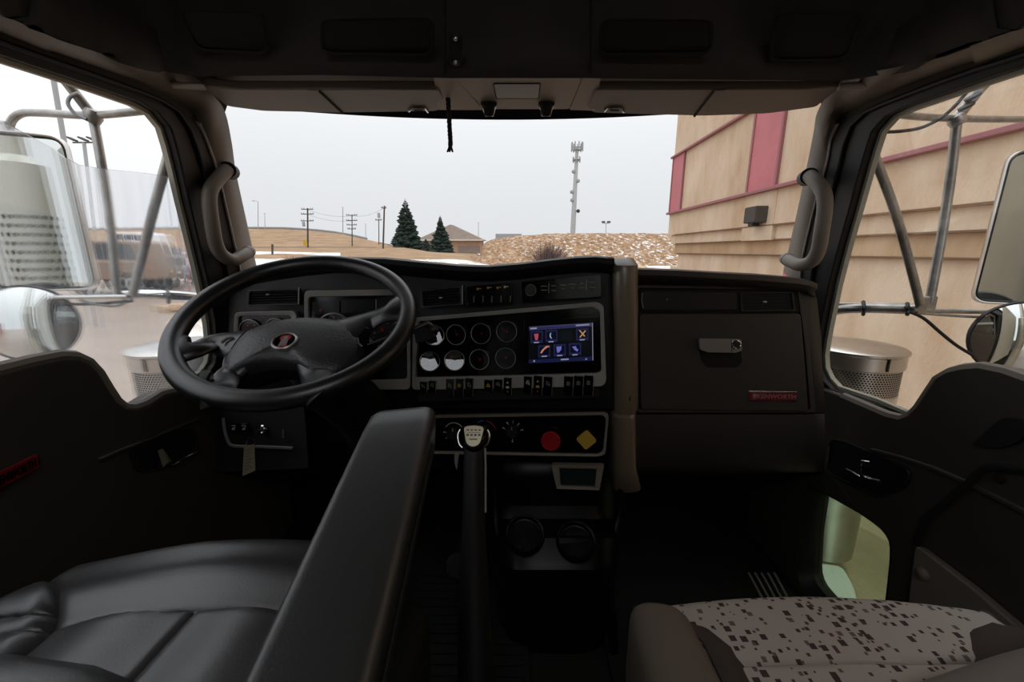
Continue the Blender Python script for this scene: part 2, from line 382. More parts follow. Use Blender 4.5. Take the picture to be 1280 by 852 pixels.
# pixel contours, front part only; rear parts are real coordinates (y, z)
SIDE = {
 -1: dict(frame=[(0, 42), (66, 66), (131, 89), (180, 108), (212, 120), (238, 138), (256, 170), (270, 208), (278, 241), (294, 310), (302, 350), (306, 420), (306, 500)],
          opening=[(0, 68), (60, 88), (120, 108), (180, 129), (198, 140), (215, 162), (225, 200), (236, 250), (250, 308), (262, 360), (270, 405), (273, 440), (268, 462), (248, 478)],
          upper=[((0, 13), 'x', .68), ((66, 43), 'x', .68), ((131, 64), 'x', .68), ((175, 76), 'y', .83), ((240, 95), 'y', .95), ((268, 120), 'y', 1.03), ((282, 142), 'y', 1.1), ((290, 180), 'y', 1.14), ((295, 215), 'y', 1.17), ((308, 275), 'y', 1.23), ((322, 338), 'y', 1.30)]),
 1: dict(frame=[(1280, 60), (1215, 78), (1145, 103), (1100, 122), (1072, 133), (1052, 145), (1040, 168), (1033, 205), (1021, 247), (1004, 318), (1000, 350), (996, 420), (996, 500)],
         opening=[(1280, 82), (1222, 101), (1170, 120), (1120, 137), (1103, 147), (1090, 162), (1079, 196), (1060, 266), (1048, 308), (1036, 356), (1026, 405), (1020, 440), (1022, 468), (1040, 488)],
         upper=[((1280, 29), 'x', .68), ((1205, 56), 'x', .68), ((1150, 76), 'x', .68), ((1110, 86), 'y', .83), ((1062, 96), 'y', .95), ((1035, 118), 'y', 1.03), ((1021, 142), 'y', 1.1), ((1017, 165), 'y', 1.14), ((1009, 205), 'y', 1.17), ((994, 275), 'y', 1.23), ((979, 340), 'y', 1.30)]),
}
for s, d in SIDE.items():
    pl = side_plane(s, .05); side = 'left' if s < 0 else 'right'; num = 1 if s < 0 else 2
    fr = [pl.at(*p) for p in d['frame']]; op = [pl.at(*p) for p in d['opening']]
    def on(y, z): return R(side_x(z, s, .05), y, z)
    # outer contour: rear edge, header, front pillar edge
    belt_z = -.345
    O = [on(.0, -.40), on(.0, .31)]+fr+[on(fr[-1].y, -.40)]
    I = [on(.05, belt_z-.03), on(.05, .27)]+op+[on(op[-1].y-.12, belt_z-.02)]
    def resample(P, n):
        L = [0]
        for a, c in zip(P, P[1:]+P[:1]): L.append(L[-1]+(a-c).length)
        out = []; Q = P+P[:1]
        for k in range(n):
            t = L[-1]*k/n
            for j in range(len(P)):
                if L[j+1] >= t: out.append(Q[j].lerp(Q[j+1], (t-L[j])/max(1e-9, L[j+1]-L[j]))); break
        return out
    # pair the contours point by point so that the band keeps its corners
    m = len(d['frame']); k = len(d['opening'])
    def eval_poly(P, t):
        L = [0]
        for a, c in zip(P, P[1:]): L.append(L[-1]+(a-c).length)
        t *= L[-1]
        for j in range(len(P)-1):
            if L[j+1] >= t-1e-9: return P[j].lerp(P[j+1], (t-L[j])/max(1e-9, L[j+1]-L[j]))
        return P[-1]
    seq = 40
    OO = [O[0], O[1]]+[eval_poly(O[1:-1], (j+1)/seq) for j in range(seq)]+[O[-1]]
    II = [I[0], I[1]]+[eval_poly(I[1:-1], (j+1)/seq) for j in range(seq)]+[I[-1]]
    door = thing('door_%d' % num, None, None, R(s*.86, .55, FL), kind='structure')
    icen = sum(II, Vector())/len(II)
    b = MB(); b.ring(OO, II, Vector((s*.022, 0, .003))); part('door_frame', b, M['seal'], door, bevel=.004)
    # inner rubber bead half way across the black frame
    b = MB(); mid = [a.lerp(c, .45)+Vector((-s*.004, 0, 0)) for a, c in zip(OO, II)]; b.tube(mid[2:-1], .005, 8); part('weather_seal', b, M['seal'], door)
    # pale outer channel that shows inside the opening
    pc = side_plane(s, -.01)
    CO = [p+(p-icen).normalized()*.006+Vector((s*.018, 0, .003)) for p in II]; cen = sum(CO, Vector())/len(CO)
    CI = []
    for q, p in enumerate(CO):
        a, c = CO[q-1], CO[(q+1) % len(CO)]; t = (c-a).normalized(); nn = Vector((-s, 0, -.133)).normalized().cross(t)
        if nn.dot(cen-p) < 0: nn = -nn
        CI.append(p+nn*.014)
    b = MB(); b.ring(CO, CI, (s*.012, 0, .001)); part('window_channel', b, M['channel'], door, label='pale grey window channel')
    # pane (one lowered on the left)
    P0 = [p+Vector((s*.034, 0, .004)) for p in II]
    b = MB()
    if s > 0: b.slab(P0, (.004, 0, 0)); part('window_pane', b, M['sideglass'], door)
    else:
        gp = side_plane(s, .012); top = [gp.at(*p) for p in [(-60, 128), (20, 160), (68, 186), (82, 197), (100, 206), (130, 211), (180, 216), (232, 224), (236, 236)]]
        low = [gp.at(*p) for p in [(250, 295), (266, 370), (275, 430), (272, 466), (246, 482)]]
        b.slab([R(side_x(-.37, s, .012), .06, -.37), R(side_x(.12, s, .012), .06, .12)]+top+low+[R(side_x(-.37, s, .012), .9, -.37)], (-.004, 0, 0))
        part('window_pane', b, M['wetglass'], door, label='partly lowered wet pane', smooth=0)
    # door card -----------------------------------------------------------------
    if s < 0: cp = [(306, 480), (262, 480), (226, 486), (205, 491), (186, 503), (172, 508), (160, 507), (150, 499), (140, 484), (128, 464), (115, 450), (100, 443), (80, 442), (45, 449), (0, 460)]
    else: cp = [(1000, 484), (1022, 484), (1050, 494), (1078, 506), (1106, 518), (1123, 522), (1134, 518), (1144, 508), (1156, 490), (1168, 472), (1184, 463), (1200, 459), (1222, 457), (1252, 463), (1280, 473)]
    cpl = Plane(R(s*CARD, 0, 0), (-s, 0, 0)); cc = [cpl.at(*p) for p in cp]
    zt = cc[-1].z
    outl = cc+[Vector((s*CARD, .05, zt)), R(s*CARD, .05, FL)]
    if s < 0:
        outl += [R(s*CARD, 1.3, FL), R(s*CARD, 1.3, cc[0].z-2.3)]
        b = MB(); b.slab(outl, (s*.06, 0, 0)); part('door_card', b, M['door'], door, bevel=.014, seg=4)
    else:
        # lower peep window cut out of the card: two halves joined round the opening
        pw = rnd([cpl.at(*p) for p in [(1007, 603), (1072, 640), (1112, 668), (1112, 700), (1102, 790), (1050, 790), (996, 728), (999, 660)]], [.02, .0, .05, .02, .03, .03, .05, .03], 4)
        frontx = R(s*CARD, 1.3, FL)
        outl += [frontx, R(s*CARD, 1.3, cc[0].z-2.3)]
        bm = bmesh.new(); ov = [bm.verts.new(p) for p in outl]; iv = [bm.verts.new(p) for p in pw]
        es = [bm.edges.new((ov[j], ov[(j+1) % len(ov)])) for j in range(len(ov))]+[bm.edges.new((iv[j], iv[(j+1) % len(iv)])) for j in range(len(iv))]
        r = bmesh.ops.triangle_fill(bm, edges=es, use_beauty=True)
        bm.verts.index_update(); tri = [[v.index for v in f.verts] for f in bm.faces]; vs = [v.co.copy() for v in bm.verts]; n0 = len(vs); no, ni = len(ov), len(iv); bm.free()
        b = MB(); b.add(vs+[v+Vector((s*.06, 0, 0)) for v in vs], tri+[[n0+q for q in t[::-1]] for t in tri]+[(j, (j+1) % no, n0+(j+1) % no, n0+j) for j in range(no)]+[(no+j, no+(j+1) % ni, n0+no+(j+1) % ni, n0+no+j) for j in range(ni)])
        part('door_card', b, M['door'], door, bevel=.012, seg=3)
        inn = [p.lerp(sum(pw, Vector())/len(pw), .13) for p in pw]
        b = MB(); b.ring(pw, [p+Vector((.03, 0, 0)) for p in inn], (.028, 0, 0)); part('peep_window_seal', b, M['seal'], door)
        b = MB(); b.slab([p+Vector((.045, 0, 0)) for p in inn], (.004, 0, 0)); part('peep_window_pane', b, M['lowglass'], door, label='green tinted lower pane')
    # rounded ledge on top of the card, paler colour for the light on it
    led = [p+Vector((s*.012, 0, -.004)) for p in cc[2:]]
    b = MB(); b.tube(led, .012, 8); part('ledge_roll', b, M['trim'], door)
    q = Vector((-s*.004, 0, 0))
    if s > 0:
        b = MB(); b.tube([cpl.at(*p)+q for p in [(1092, 562), (1130, 572), (1170, 585), (1214, 604), (1250, 622), (1290, 642)]], .005, 6); part('crease_strip', b, M['door'], door)
        b = MB(); b.tube(smooth_path([cpl.at(*p)+q*2 for p in [(1300, 590), (1262, 585), (1240, 584), (1226, 594), (1208, 612), (1180, 635), (1162, 650), (1150, 680)]], 4), .007, 8, flat=.5); part('pull_strap', b, M['deep'], door)
        for pp, rr in (((1252, 598), .009), ((1296, 607), .009)):
            b = MB(); b.lathe([(rr, 0), (rr*.8, .004)], Matrix.Translation(cpl.at(*pp)+q) @ Matrix.Rotation(-math.pi/2, 4, 'Y'), 14); part('screw_hole', b, M['deep'], door)
        rc = rnd([cpl.at(*p)+q for p in [(1040, 548), (1060, 552), (1142, 588), (1136, 608), (1100, 622), (1036, 590)]], .02)
        b = MB(); b.tube(rc, .003, 6, closed=True); b.slab(rc, (.004, 0, 0)); part('latch_recess', b, M['black'], door)
        b = MB(); b.tube(smooth_path([cpl.at(*p)+q*k for p, k in [((1103, 602), 1), ((1092, 598), 3), ((1088, 592), 6), ((1093, 583), 9), ((1099, 577), 10), ((1105, 578), 8)]], 4), [.004]*10+[.007]*11, 10, flat=.6); part('door_latch', b, M['chrome'], door, label='small chrome latch lever')
        b = MB(); b.tube([cpl.at(*p)+q*2 for p in [(1041, 557), (1038, 577)]], .003, 6); b.tube([cpl.at(*p)+q*2 for p in [(1062, 586), (1080, 596)]], .003, 6); part('latch_rod', b, M['chrome'], door)
        b = MB(); b.slab(rnd([cpl.at(*p)+q for p in [(1222, 558), (1262, 560), (1290, 548), (1290, 525), (1262, 520)]], .015), q*2); part('armrest_cup', b, M['deep'], door)
        # grey lower kick panel with two push buttons
        kp = Plane(R(CARD-.02, 0, 0), (-1, 0, 0)); kpts = rnd([kp.at(*p) for p in [(1143, 680), (1215, 735), (1300, 808), (1300, 860), (1180, 860), (1132, 770)]], .012)
        b = MB(); b.slab(kpts, (.018, 0, 0)); kk = part('kick_panel', b, M['trim'], door, bevel=.004, label='grey plastic kick panel')
        for pp, rr in (((1155, 717), .013), ((1236, 776), .017)):
            b = MB(); b.lathe([(rr, 0), (rr, .004), (rr*.6, .009), (.001, .011)], Matrix.Translation(kp.at(*pp)) @ Matrix.Rotation(-math.pi/2, 4, 'Y'), 18); part('push_rivet', b, M['trim'], kk)
    else:
        b = MB(); b.tube([cpl.at(*p)+q for p in [(120, 575), (150, 562), (183, 549), (215, 536), (245, 524)]], .004, 6); part('crease_strip', b, M['door'], door)
        rc = rnd([cpl.at(*p)+q for p in [(158, 560), (186, 545), (240, 535), (246, 558), (212, 582), (170, 592)]], .02)
        b = MB(); b.tube(rc, .0025, 6, closed=True); b.slab(rc, (-.004, 0, 0)); part('latch_recess', b, M['black'], door)
        b = MB(); b.slab([cpl.at(*p)+q*4 for p in [(184, 563), (190, 560), (203, 576), (197, 578), (191, 584)]], q*2); b.tube([cpl.at(*p)+q*3 for p in [(199, 573), (206, 580), (211, 581), (222, 573), (242, 563)]], .0028, 8); part('door_latch', b, M['chrome'], door, label='small chrome latch lever')
        bp = [cpl.at(*p)+q for p in [(-22, 597), (40, 567), (42, 584), (-22, 618)]]
        b = MB(); b.slab(bp, q*1.5); bd = part('name_badge', b, M['redbadge'], door, bevel=.001, label='red name badge')
        ux = (bp[1]-bp[0]); uy = (bp[1]-bp[2]).normalized(); mid = sum(bp, Vector())/4+q*2.0; n_ = Vector((1, 0, 0))
        Mx = Matrix(((ux.normalized().x, uy.x, n_.x, mid.x), (ux.normalized().y, uy.y, n_.y, mid.y), (ux.normalized().z, uy.z, n_.z, mid.z), (0, 0, 0, 1)))
        part('badge_lettering', text_mb('KENWORTH', .022, Mx, .0005, True, ux.length*.85), M['chrome'], bd, smooth=0)
    # rail and pillar trim ------------------------------------------------------
    up = []
    for (px, py), ax, v in d['upper']: up.append(PX(px, py, s*v) if ax == 'x' else PY(px, py, v))
    U = [R(s*.68, -.6, .315), R(s*.68, .1, .312)]+up; L = [on(-.6, .31), on(.1, .31)]+fr[:11]
    L = L[:2]+[eval_poly(L[1:], (j)/10) for j in range(1, 11)]; U = U[:2]+[eval_poly(U[1:], j/10) for j in range(1, 11)]
    # finer: parameterise both by pillar point
    Lp = [on(-.6, .31), on(.1, .31)]+[fr[j] for j in (0, 1, 2, 3, 5, 6, 7, 7, 8, 9, 10)]
    Lp[8] = fr[6].lerp(fr[7], .5); Lp[9] = fr[7]
    Up = [R(s*.68, -.6, .315), R(s*.68, .1, .312)]+up
    n = min(len(Lp), len(Up)); Lp, Up = Lp[:n], Up[:n]
    Ls = smooth_path(Lp, 4); Us = smooth_path(Up, 4); rows = []
    for a, c in zip(Ls, Us):
        inward = Vector((-s*.5, -.6, -.35)).normalized(); rr = [a+Vector((s*.05, 0.01, 0.0)), a]
        for t in (.12, .3, .5, .7, .88): rr.append(a.lerp(c, t)+inward*.012*math.sin(t*math.pi))
        rr += [c, c+Vector((s*.10, .06, .03))]; rows.append(rr)
    b = MB(); b.grid(rows); tag(mesh_obj('trim_%d' % num, b, M['trim'], None), kind='structure')
    # bright edge bead along the pillar
    b = MB(); b.tube([p+Vector((-s*.003, -.003, 0)) for p in Ls[26:]], .003, 6); tag(mesh_obj('trim_%d' % (num+2), b, M['trim_light'], None), kind='structure')
    # headliner side from the rail up to the ceiling, and the side wall behind the door and above
    b = MB(); rows = []
    for p in [R(s*.68, -.7, .315)]+Us[2:8]:
        top = Vector((s*.66, p.y-.03, 2.3+.62)); rows.append([p, p.lerp(top, .15)+Vector((-s*.03, 0, 0)), p.lerp(top, .5)+Vector((-s*.04, 0, 0)), top])
    b.grid(rows); tag(mesh_obj('trim_%d' % (num+4), b, M['headliner'], None, solid=.01), kind='structure')
    b = MB(); b.box(R(s*.885, -.35, -.35), (.05, .72, 1.32)); struct('wall_'+side, b, M['headliner'])
    b = MB(); b.hexa([on(-.72, .30), on(1.1, .30), R(s*.84, 1.1, .33), R(s*.84, -.72, .33), R(s*.66, -.72, .66), R(s*.66, 1.2, .66), R(s*.70, 1.2, .68), R(s*.70, -.72, .68)]); struct('trim_%d' % (num+6), b, M['headliner'])
# ---- windscreen
def ws(u, v):      # u -1..1 across, v 0 bottom..1 top
    x = u*lerp(.90, .78, v); edge = lerp(1.32, 1.12, v); mid = lerp(1.46, 1.26, v)
    return R(x, lerp(mid, edge, u*u), lerp(-.16, .40, v))
b = MB(); g = [[ws(-1+2*i/24, j/8) for i in range(25)] for j in range(9)]; b.grid(g)
tag(mesh_obj('window_1', b, M['glass'], None), kind='structure')
b = MB(); rows = []
for i in range(25):
    u = -1+2*i/24; c = [ws(u, .945), ws(u, 1.08)]; rows.append([p+Vector((0, -.004, 0)) for p in c])
b.grid(rows); struct('trim_9', b, M['black'], solid=.003)
b = MB(); rows = []
for i in range(25):
    u = -1+2*i/24; p = ws(u, 1.0); rows.append([p+Vector((0, .02, -.02)), p+Vector((0, .02, .12)), R(p.x, .9, .64)])
b.grid(rows); struct('trim_10', b, M['headliner'], solid=.01)
b = MB(); rows = []
for i in range(25):
    u = -1+2*i/24; p = ws(u, 0); rows.append([p+Vector((0, .02, .03)), p+Vector((0, .04, -.1)), R(p.x, 1.5, -.3)])
b.grid(rows); struct('trim_11', b, M['deep'], solid=.01)

# ---- overhead header: front face, lip, underside, centre
hx = [(-.675, 0), (-.6, .0), (-.4, 0), (-.2, 0), (.0, 0), (.2, 0), (.4, 0), (.6, 0), (.675, 0)]
def lip(px): return interp([(0, 13), (66, 43), (131, 64), (150, 71), (200, 84), (240, 91), (320, 90), (400, 89), (560, 93), (730, 93), (900, 95), (1060, 96), (1110, 88), (1150, 77), (1205, 56), (1280, 29)], px)
rows = []
yl, yr = PX(150, 71, -.68).y, PX(1150, 77, .68).y
for px in range(0, 1281, 16):
    yy = PX(px, lip(px), -.68).y if px < 150 else PX(px, lip(px), .68).y if px > 1150 else interp([(150, yl), (200, .86), (245, .90), (1055, .90), (1110, .85), (1150, yr)], px)
    e = PY(px, lip(px), yy)+Vector((0, -.005, -.004))
    rows.append([e+Vector((0, .06, .08)), e+Vector((0, .035, .012)), e+Vector((0, .012, 0)), e+Vector((0, 0, .006)), e+Vector((0, -.012, .03)), e+Vector((0, -.05, .10)), e+Vector((0, -.12, .16)), e+Vector((0, -.16, .23)), e+Vector((0, -.16, .32))])
b = MB(); b.grid(rows); hd = thing('overhead_shelf', 'dark moulded shelf running across the cab above the windshield', 'overhead shelf', R(0, .9, .34))
part('shelf_face', b, M['headliner'], hd, solid=-.006)
def hface(px, py):   # point on the sloping face of the shelf
    e = PY(px, lip(px), .9); return PY(px, py, .9-.07*min(1.6, (e-EYE).length*0+(lip(px)-py)/45))
for cs, lab in (([(222, 12), (328, 14), (334, 66), (246, 62)], 'recessed speaker panel'), ([(400, 24), (542, 22), (541, 68), (402, 66)], 'recessed storage door'), ([(750, 24), (892, 24), (890, 66), (750, 68)], 'recessed storage door'), ([(972, 16), (1080, 14), (1058, 74), (962, 76)], 'recessed speaker panel')):
    q = rnd([hface(*p)+Vector((0, -.002, 0)) for p in cs], .02)
    b = MB(); cen = sum(q, Vector())/len(q); b.ring(q, [p.lerp(cen, .04) for p in q], (0, .012, .004)); b.slab([p+Vector((0, .006, 0)) for p in q], (0, .005, 0)); part('panel_door', b, M['deep'], hd)
for x in (556, 738):
    b = MB(); b.tube([hface(x+(3 if x < 600 else -3)*0, y)+Vector((0, -.001, 0)) for y in (92, 70, 45, 20, 0)], .003, 6); part('seam', b, M['deep'], hd)
b = MB(); q = rnd([hface(*p)+Vector((0, -.004, 0)) for p in [(561, 46), (579, 46), (578, 74), (575, 83), (565, 83), (562, 74)]], .008); b.slab(q, (0, .004, 0)); lt = part('latch_plate', b, M['black'], hd, bevel=.001)
for yy in (50, 79):
    p = hface(570, yy)+Vector((0, -.006, 0)); b = MB(); b.lathe([(.0045, 0), (.0045, .002), (.002, .0035)], Matrix.Translation(p) @ Matrix.Rotation(math.pi/2, 4, 'X'), 12); part('screw', b, M['brush'], lt)
# underside of the shelf behind the lip (visor pockets) 
b = MB(); b.grid([[R(x, .93, .41), R(x, 1.06, .40), R(x, 1.13, .37), R(x, 1.22, .40)] for x in (-.72, -.3, 0, .3, .72)]); part('visor_pocket', b, M['trim'], hd, solid=.006)
# pieces of trim beside and between the visors
for cs in ([((541, 92), .90), ((566, 94), .90), ((606, 138), 1.06), ((548, 138), 1.06)], [((729, 94), .90), ((752, 92), .90), ((744, 139), 1.06), ((712, 138), 1.06)]):
    q = [PY(*p, y) for p, y in cs]; b = MB(); b.slab(q, (0, .01, .05)); part('side_trim', b, M['trim_light'], hd, bevel=.003)
co = thing('overhead_console', 'pale grey overhead console panel with a small display between the visors', 'console', PY(648, 115, .97))
q = [PY(*p, y) for p, y in [((565, 94), .90), ((729, 94), .90), ((712, 137), 1.06), ((604, 137), 1.06)]]
n_ = (q[1]-q[0]).cross(q[3]-q[0]).normalized(); n_ = n_ if n_.z < 0 else -n_
b = MB(); b.slab(rnd(q, .01), -n_*.05); part('panel', b, M['trim_light'], co, bevel=.003)
op_ = Plane(q[0], n_)
w = rnd([op_.at(*p, .001) for p in [(616, 104.5), (676, 104.5), (674, 123), (620, 123)]], .004); cen = sum(w, Vector())/len(w)
b = MB(); b.ring(w, [p.lerp(cen, .05)-n_*.003 for p in w], n_*.001); part('display_bezel', b, M['black'], co)
b = MB(); b.slab([p.lerp(cen, .05)-n_*.0005 for p in w], n_*.001); part('display', b, mat('grey_display', '5c5f5e', .25), co, label='blank grey display window')
for px in (611, 683):
    p = op_.at(px, 129); up = Vector((0, .25, -.97)).normalized(); ex = Vector((1, 0, 0)); ey = up.cross(ex)
    Mx = Matrix(((ex.x, ey.x, up.x, p.x), (ex.y, ey.y, up.y, p.y), (ex.z, ey.z, up.z, p.z), (0, 0, 0, 1)))
    b = MB(); b.lathe([(.019, -.002), (.019, .004), (.014, .008), (.012, .02), (.009, .026), (.001, .027)], Mx, 20); kb = part('map_light_knob', b, M['deep'], co)
    b = MB(); b.tube([Mx @ Vector(v) for v in ((-.0165, 0, .006), (-.0135, 0, .012), (-.0095, 0, .0255), (.0095, 0, .0255), (.0135, 0, .012), (.0165, 0, .006))], .0013, 6); part('knob_rim', b, M['chrome'], kb)
# visors
for nm, side, cs, seam in (('left', -1, [((252, 108), .94), ((300, 112), .95), ((548, 112), .95), ((556, 125), 1.02), ((556, 134), 1.07), ((545, 139), 1.09), ((420, 141), 1.09), ((330, 139), 1.10), ((284, 133), 1.10)], [(398, 113), (428, 141)]),
                           ('right', 1, [((1052, 108), .94), ((1000, 112), .95), ((745, 112), .95), ((738, 125), 1.02), ((733, 134), 1.07), ((742, 141), 1.09), ((880, 145), 1.09), ((960, 142), 1.10), ((1020, 134), 1.10)], [(893, 113), (868, 145)])):
    P = [PY(*p, y) for p, y in cs]; vz = thing('sun_visor', ('folded sun visor above the steering wheel' if side < 0 else 'folded sun visor above the glove box')+', grey brown padded vinyl', 'sun visor', P[1], 'folded sun visors')
    vn = (P[2]-P[1]).cross(P[6]-P[1]).normalized(); vn = vn if vn.z < 0 else -vn
    vp = Plane(P[1], vn); P = rnd([vp.at(*p) for p, y in cs], .012, 3)
    b = MB(); b.slab(P, -vn*.018); part('pad', b, M['trim'], vz, bevel=.006, seg=3)
    b = MB(); b.tube([vp.at(*p, .001) for p in seam], .003, 6); part('flap_gap', b, M['deep'], vz)
    e2 = (seam[0][0]+(-14 if side < 0 else 14), seam[0][1]), (seam[1][0]+(-26 if side < 0 else 26), seam[1][1]-1)
    b = MB(); b.slab([vp.at(*p, .003) for p in (seam[0], seam[1], e2[1], e2[0])], -vn*.004); part('strap', b, M['trim'], vz, bevel=.002)
    cx_ = 523 if side < 0 else 768
    b = MB(); b.tube([vp.at(*p, .003) for p in [(cx_-12, 139), (cx_-8, 135), (cx_+8, 135), (cx_+12, 140)]], .0025, 6); part('clip_rim', b, M['chrome'], vz)
    b = MB(); b.slab([vp.at(*p, .004) for p in [(cx_-6, 136), (cx_+7, 136), (cx_+5, 139), (cx_-5, 139)]], -vn*.003); part('clip', b, M['deep'], vz)
    a = vp.at(*cs[0][0]); b = MB(); b.tube([a+Vector((side*.05, -.015, -.002)), a+Vector((side*.01, -.002, 0)), P[2]], .007, 10); part('hinge_arm', b, M['trim_light'], vz)
# braided cord
b = MB(); pts = [PY(560, 122, 1.0), PY(561, 140, 1.0), PY(562, 160, 1.0), PY(563, 176, 1.0), PY(563, 182, 1.0)]
pth = smooth_path(pts, 8); k = 0
for ph in (0, 2.1, 4.2):
    b.tube([p+Vector((math.cos(i*.9+ph)*.003, math.sin(i*.9+ph)*.003, 0)) for i, p in enumerate(pth)], .003, 6)
for dx in (-4, -1, 3): b.tube([pts[-1], PY(563+dx, 190, 1.0)], [.0035, .002], 6)
cd = thing('hanging_cord', 'black braided cord hanging from the header left of the overhead console', 'cord', pts[0]); part('braid', b, M['deep'], cd)
b = MB(); b.tube([PY(560, 122, 1.0), PY(566, 120, 1.0)], .002, 6); b.lathe([(.006, -.004), (.006, .004)], Matrix.Translation(PY(560, 121, 1.0)), 10); part('knot', b, M['deep'], cd)

# ---- grab handles on the pillars
for side, pts, ys in ((-1, [(284, 212), (272, 224), (263, 238), (262, 256), (266, 285), (270, 305), (277, 318), (290, 325), (302, 320), (310, 315)], [1.1, 1.06, 1.03, 1.02, 1.02, 1.03, 1.05, 1.08, 1.12, 1.16]),
                      (1, [(1012, 220), (1022, 229), (1030, 243), (1031, 262), (1027, 290), (1023, 312), (1015, 326), (1002, 331), (992, 328), (984, 324)], [1.1, 1.06, 1.03, 1.02, 1.02, 1.03, 1.05, 1.08, 1.12, 1.16])):
    P = [PY(*p, y) for p, y in zip(pts, ys)]; gh = thing('grab_handle', 'curved grey grab handle bolted to the '+('pillar beside the steering wheel' if side < 0 else 'pillar beside the glove box'), 'grab handle', P[-1], 'pillar grab handles')
    b = MB(); b.tube(smooth_path(P, 5), .0165, 16); part('grip', b, M['trim'], gh)
    b = MB(); b.tube([P[0]+Vector((-side*-.01, .03, .0)), P[0], P[0]+(P[0]-P[1])*.1], [.02, .021, .019], 14); part('upper_mount', b, M['seal'], gh)
    b = MB(); e = P[-1]; dr = (P[-1]-P[-2]).normalized(); b.tube([e-dr*.004, e+dr*.012], [.0175, .016], 14); part('lower_mount', b, M['trim'], gh)
    b = MB(); b.tube([e+Vector((-side*.004, -.017, 0)), e+Vector((-side*.004, -.0185, 0))], .008, 12); part('bolt_recess', b, M['deep'], gh)
# ================================================================== DASHBOARD
dash = thing('dashboard', 'black truck dashboard with gauges, rocker switches, radio and centre stack', 'dashboard', R(0, 1.1, -.45))
yf = lambda px: interp([(285, 1.12), (380, 1.10), (520, 1.07), (640, 1.02), (768, .965)], px)
topr = [(285, 352), (292, 345), (310, 339), (340, 333), (380, 327), (420, 323), (480, 324), (530, 329), (575, 333), (610, 334), (650, 331), (690, 326), (720, 323), (745, 322), (768, 324)]
rows = []
for px in (285, 288, 292, 300, 310, 325, 340, 360, 380, 400, 420, 450, 480, 505, 530, 552, 575, 592, 610, 630, 650, 670, 690, 705, 720, 733, 745, 757, 768):
    r = interp(topr, px); y = yf(px); e = PY(px, r, y-.05)
    far = R(max(-.86, min(.86, e.x*1.28)), 1.36, min(e.z-2.3-.012, -.07)-.01)
    rows.append([far, PY(px, r-1, y-.02)+Vector((0, .03, -.006)), e+Vector((0, .014, .001)), e+Vector((0, 0, -.002)), e+Vector((0, -.006, -.010)), e+Vector((0, .004, -.020)), PY(px, r+17, y-.018), PY(px, r+30, y-.018), PY(px, 420, y-.026), PY(px, 500, y-.032), PY(px, 509, y-.028), PY(px, 512, y), PY(px, 575, y+.012), PY(px, 584, y+.03), PY(px, 590, y+.4), R(e.x, 1.5, -.5)])
b = MB(); b.grid(rows); part('driver_cowl', b, M['dash'], dash, solid=-.004)
# glove box side
pg = Plane(PY(900, 430, .985), (-.05, -1, .07))
gt = [(770, 330), (776, 330), (784, 334), (792, 338), (850, 340), (900, 343), (960, 346), (1000, 350), (1012, 352), (1020, 356)]
rows = []
for px in (776, 784, 792, 810, 850, 900, 950, 985, 1000, 1010, 1020):
    r = interp(gt, px); e = PY(px, r, .95); k = interp([(1000, 0), (1020, 10)], px)
    rows.append([R(min(.86, e.x*1.24), 1.34, e.z-2.3-.02), e+Vector((0, .03, .002)), e, e+Vector((0, -.004, -.008)), e+Vector((0, .003, -.014)), pg.at(px, r+15, -.005), pg.at(px+k*.5, 420, -.005), pg.at(px+k, 514, -.005), pg.at(px+k, 517, -.012), pg.at(px+k, 519, .008), pg.at(px+k, 545, .006), pg.at(px+k, 578, -.01), pg.at(px+k, 587, -.03), PY(px, 592, 1.25), R(e.x, 1.5, -.45)])
b = MB(); b.grid(rows); part('passenger_fascia', b, M['glove'], dash, solid=-.004)
# rounded column between the two halves
rows = []
for py in (322, 326, 331, 338, 360, 400, 440, 480, 508, 512, 516, 545, 580, 596, 606):
    xo = interp([(322, 6), (331, 0), (508, 0), (514, 3), (580, 2), (606, -4)], py); inn = interp([(322, .05), (326, .025), (331, .006), (340, 0), (505, 0), (511, .012), (517, 0), (590, 0), (606, .03)], py)
    c0 = PY(764, py, .955+inn); c1 = PY(796-xo, py, .955+inn); rr = []
    for k in range(13):
        q = math.pi*k/12; rr.append(c0.lerp(c1, .5-.5*math.cos(q))+Vector((0, -.035*math.sin(q)**.7, 0)))
    rr = [rr[0]+Vector((0, .06, 0))]+rr+[rr[-1]+Vector((0, .06, 0))]; rows.append(rr)
b = MB(); b.grid(rows); part('column_trim', b, M['columntrim'], dash, label='grey brown rounded column beside the glove box')
b = MB(); b.tube([PY(787, p, .925) for p in (340, 400, 500)], .003, 6); part('seam', b, M['deep'], dash)

# ---- glove box
def P2(pl, pts, off=0): return [pl.at(*p, off) for p in pts]
def slab(pl, pts, r, front, back, n=4): return (rnd(P2(pl, pts, front), r, n), -pl.n*(front-back))
b = MB(); q, v = slab(pg, [(799, 392), (1001, 392), (1006, 450), (1011, 514), (801, 512)], .008, .014, -.006); b.slab(q, v); gd = part('glove_box_door', b, M['glove'], dash, bevel=.003, seg=3)
fo = [(794, 355), (1000, 358), (1011, 430), (1021, 516), (795, 516)]; fi = [(798, 360), (997, 362), (1006, 430), (1013, 513), (799, 512)]
b = MB(); b.ring(rnd(P2(pg, fo, .01), .012), rnd(P2(pg, fi, .01), .008), -pg.n*.012); part('glove_box_surround', b, M['glove'], dash, bevel=.002)
b = MB(); q, v = slab(pg, [(799, 361), (997, 363), (1000, 390), (800, 390)], .006, .008, -.004); b.slab(q, v); vs = part('vent_strip', b, M['deep'], dash, bevel=.002)
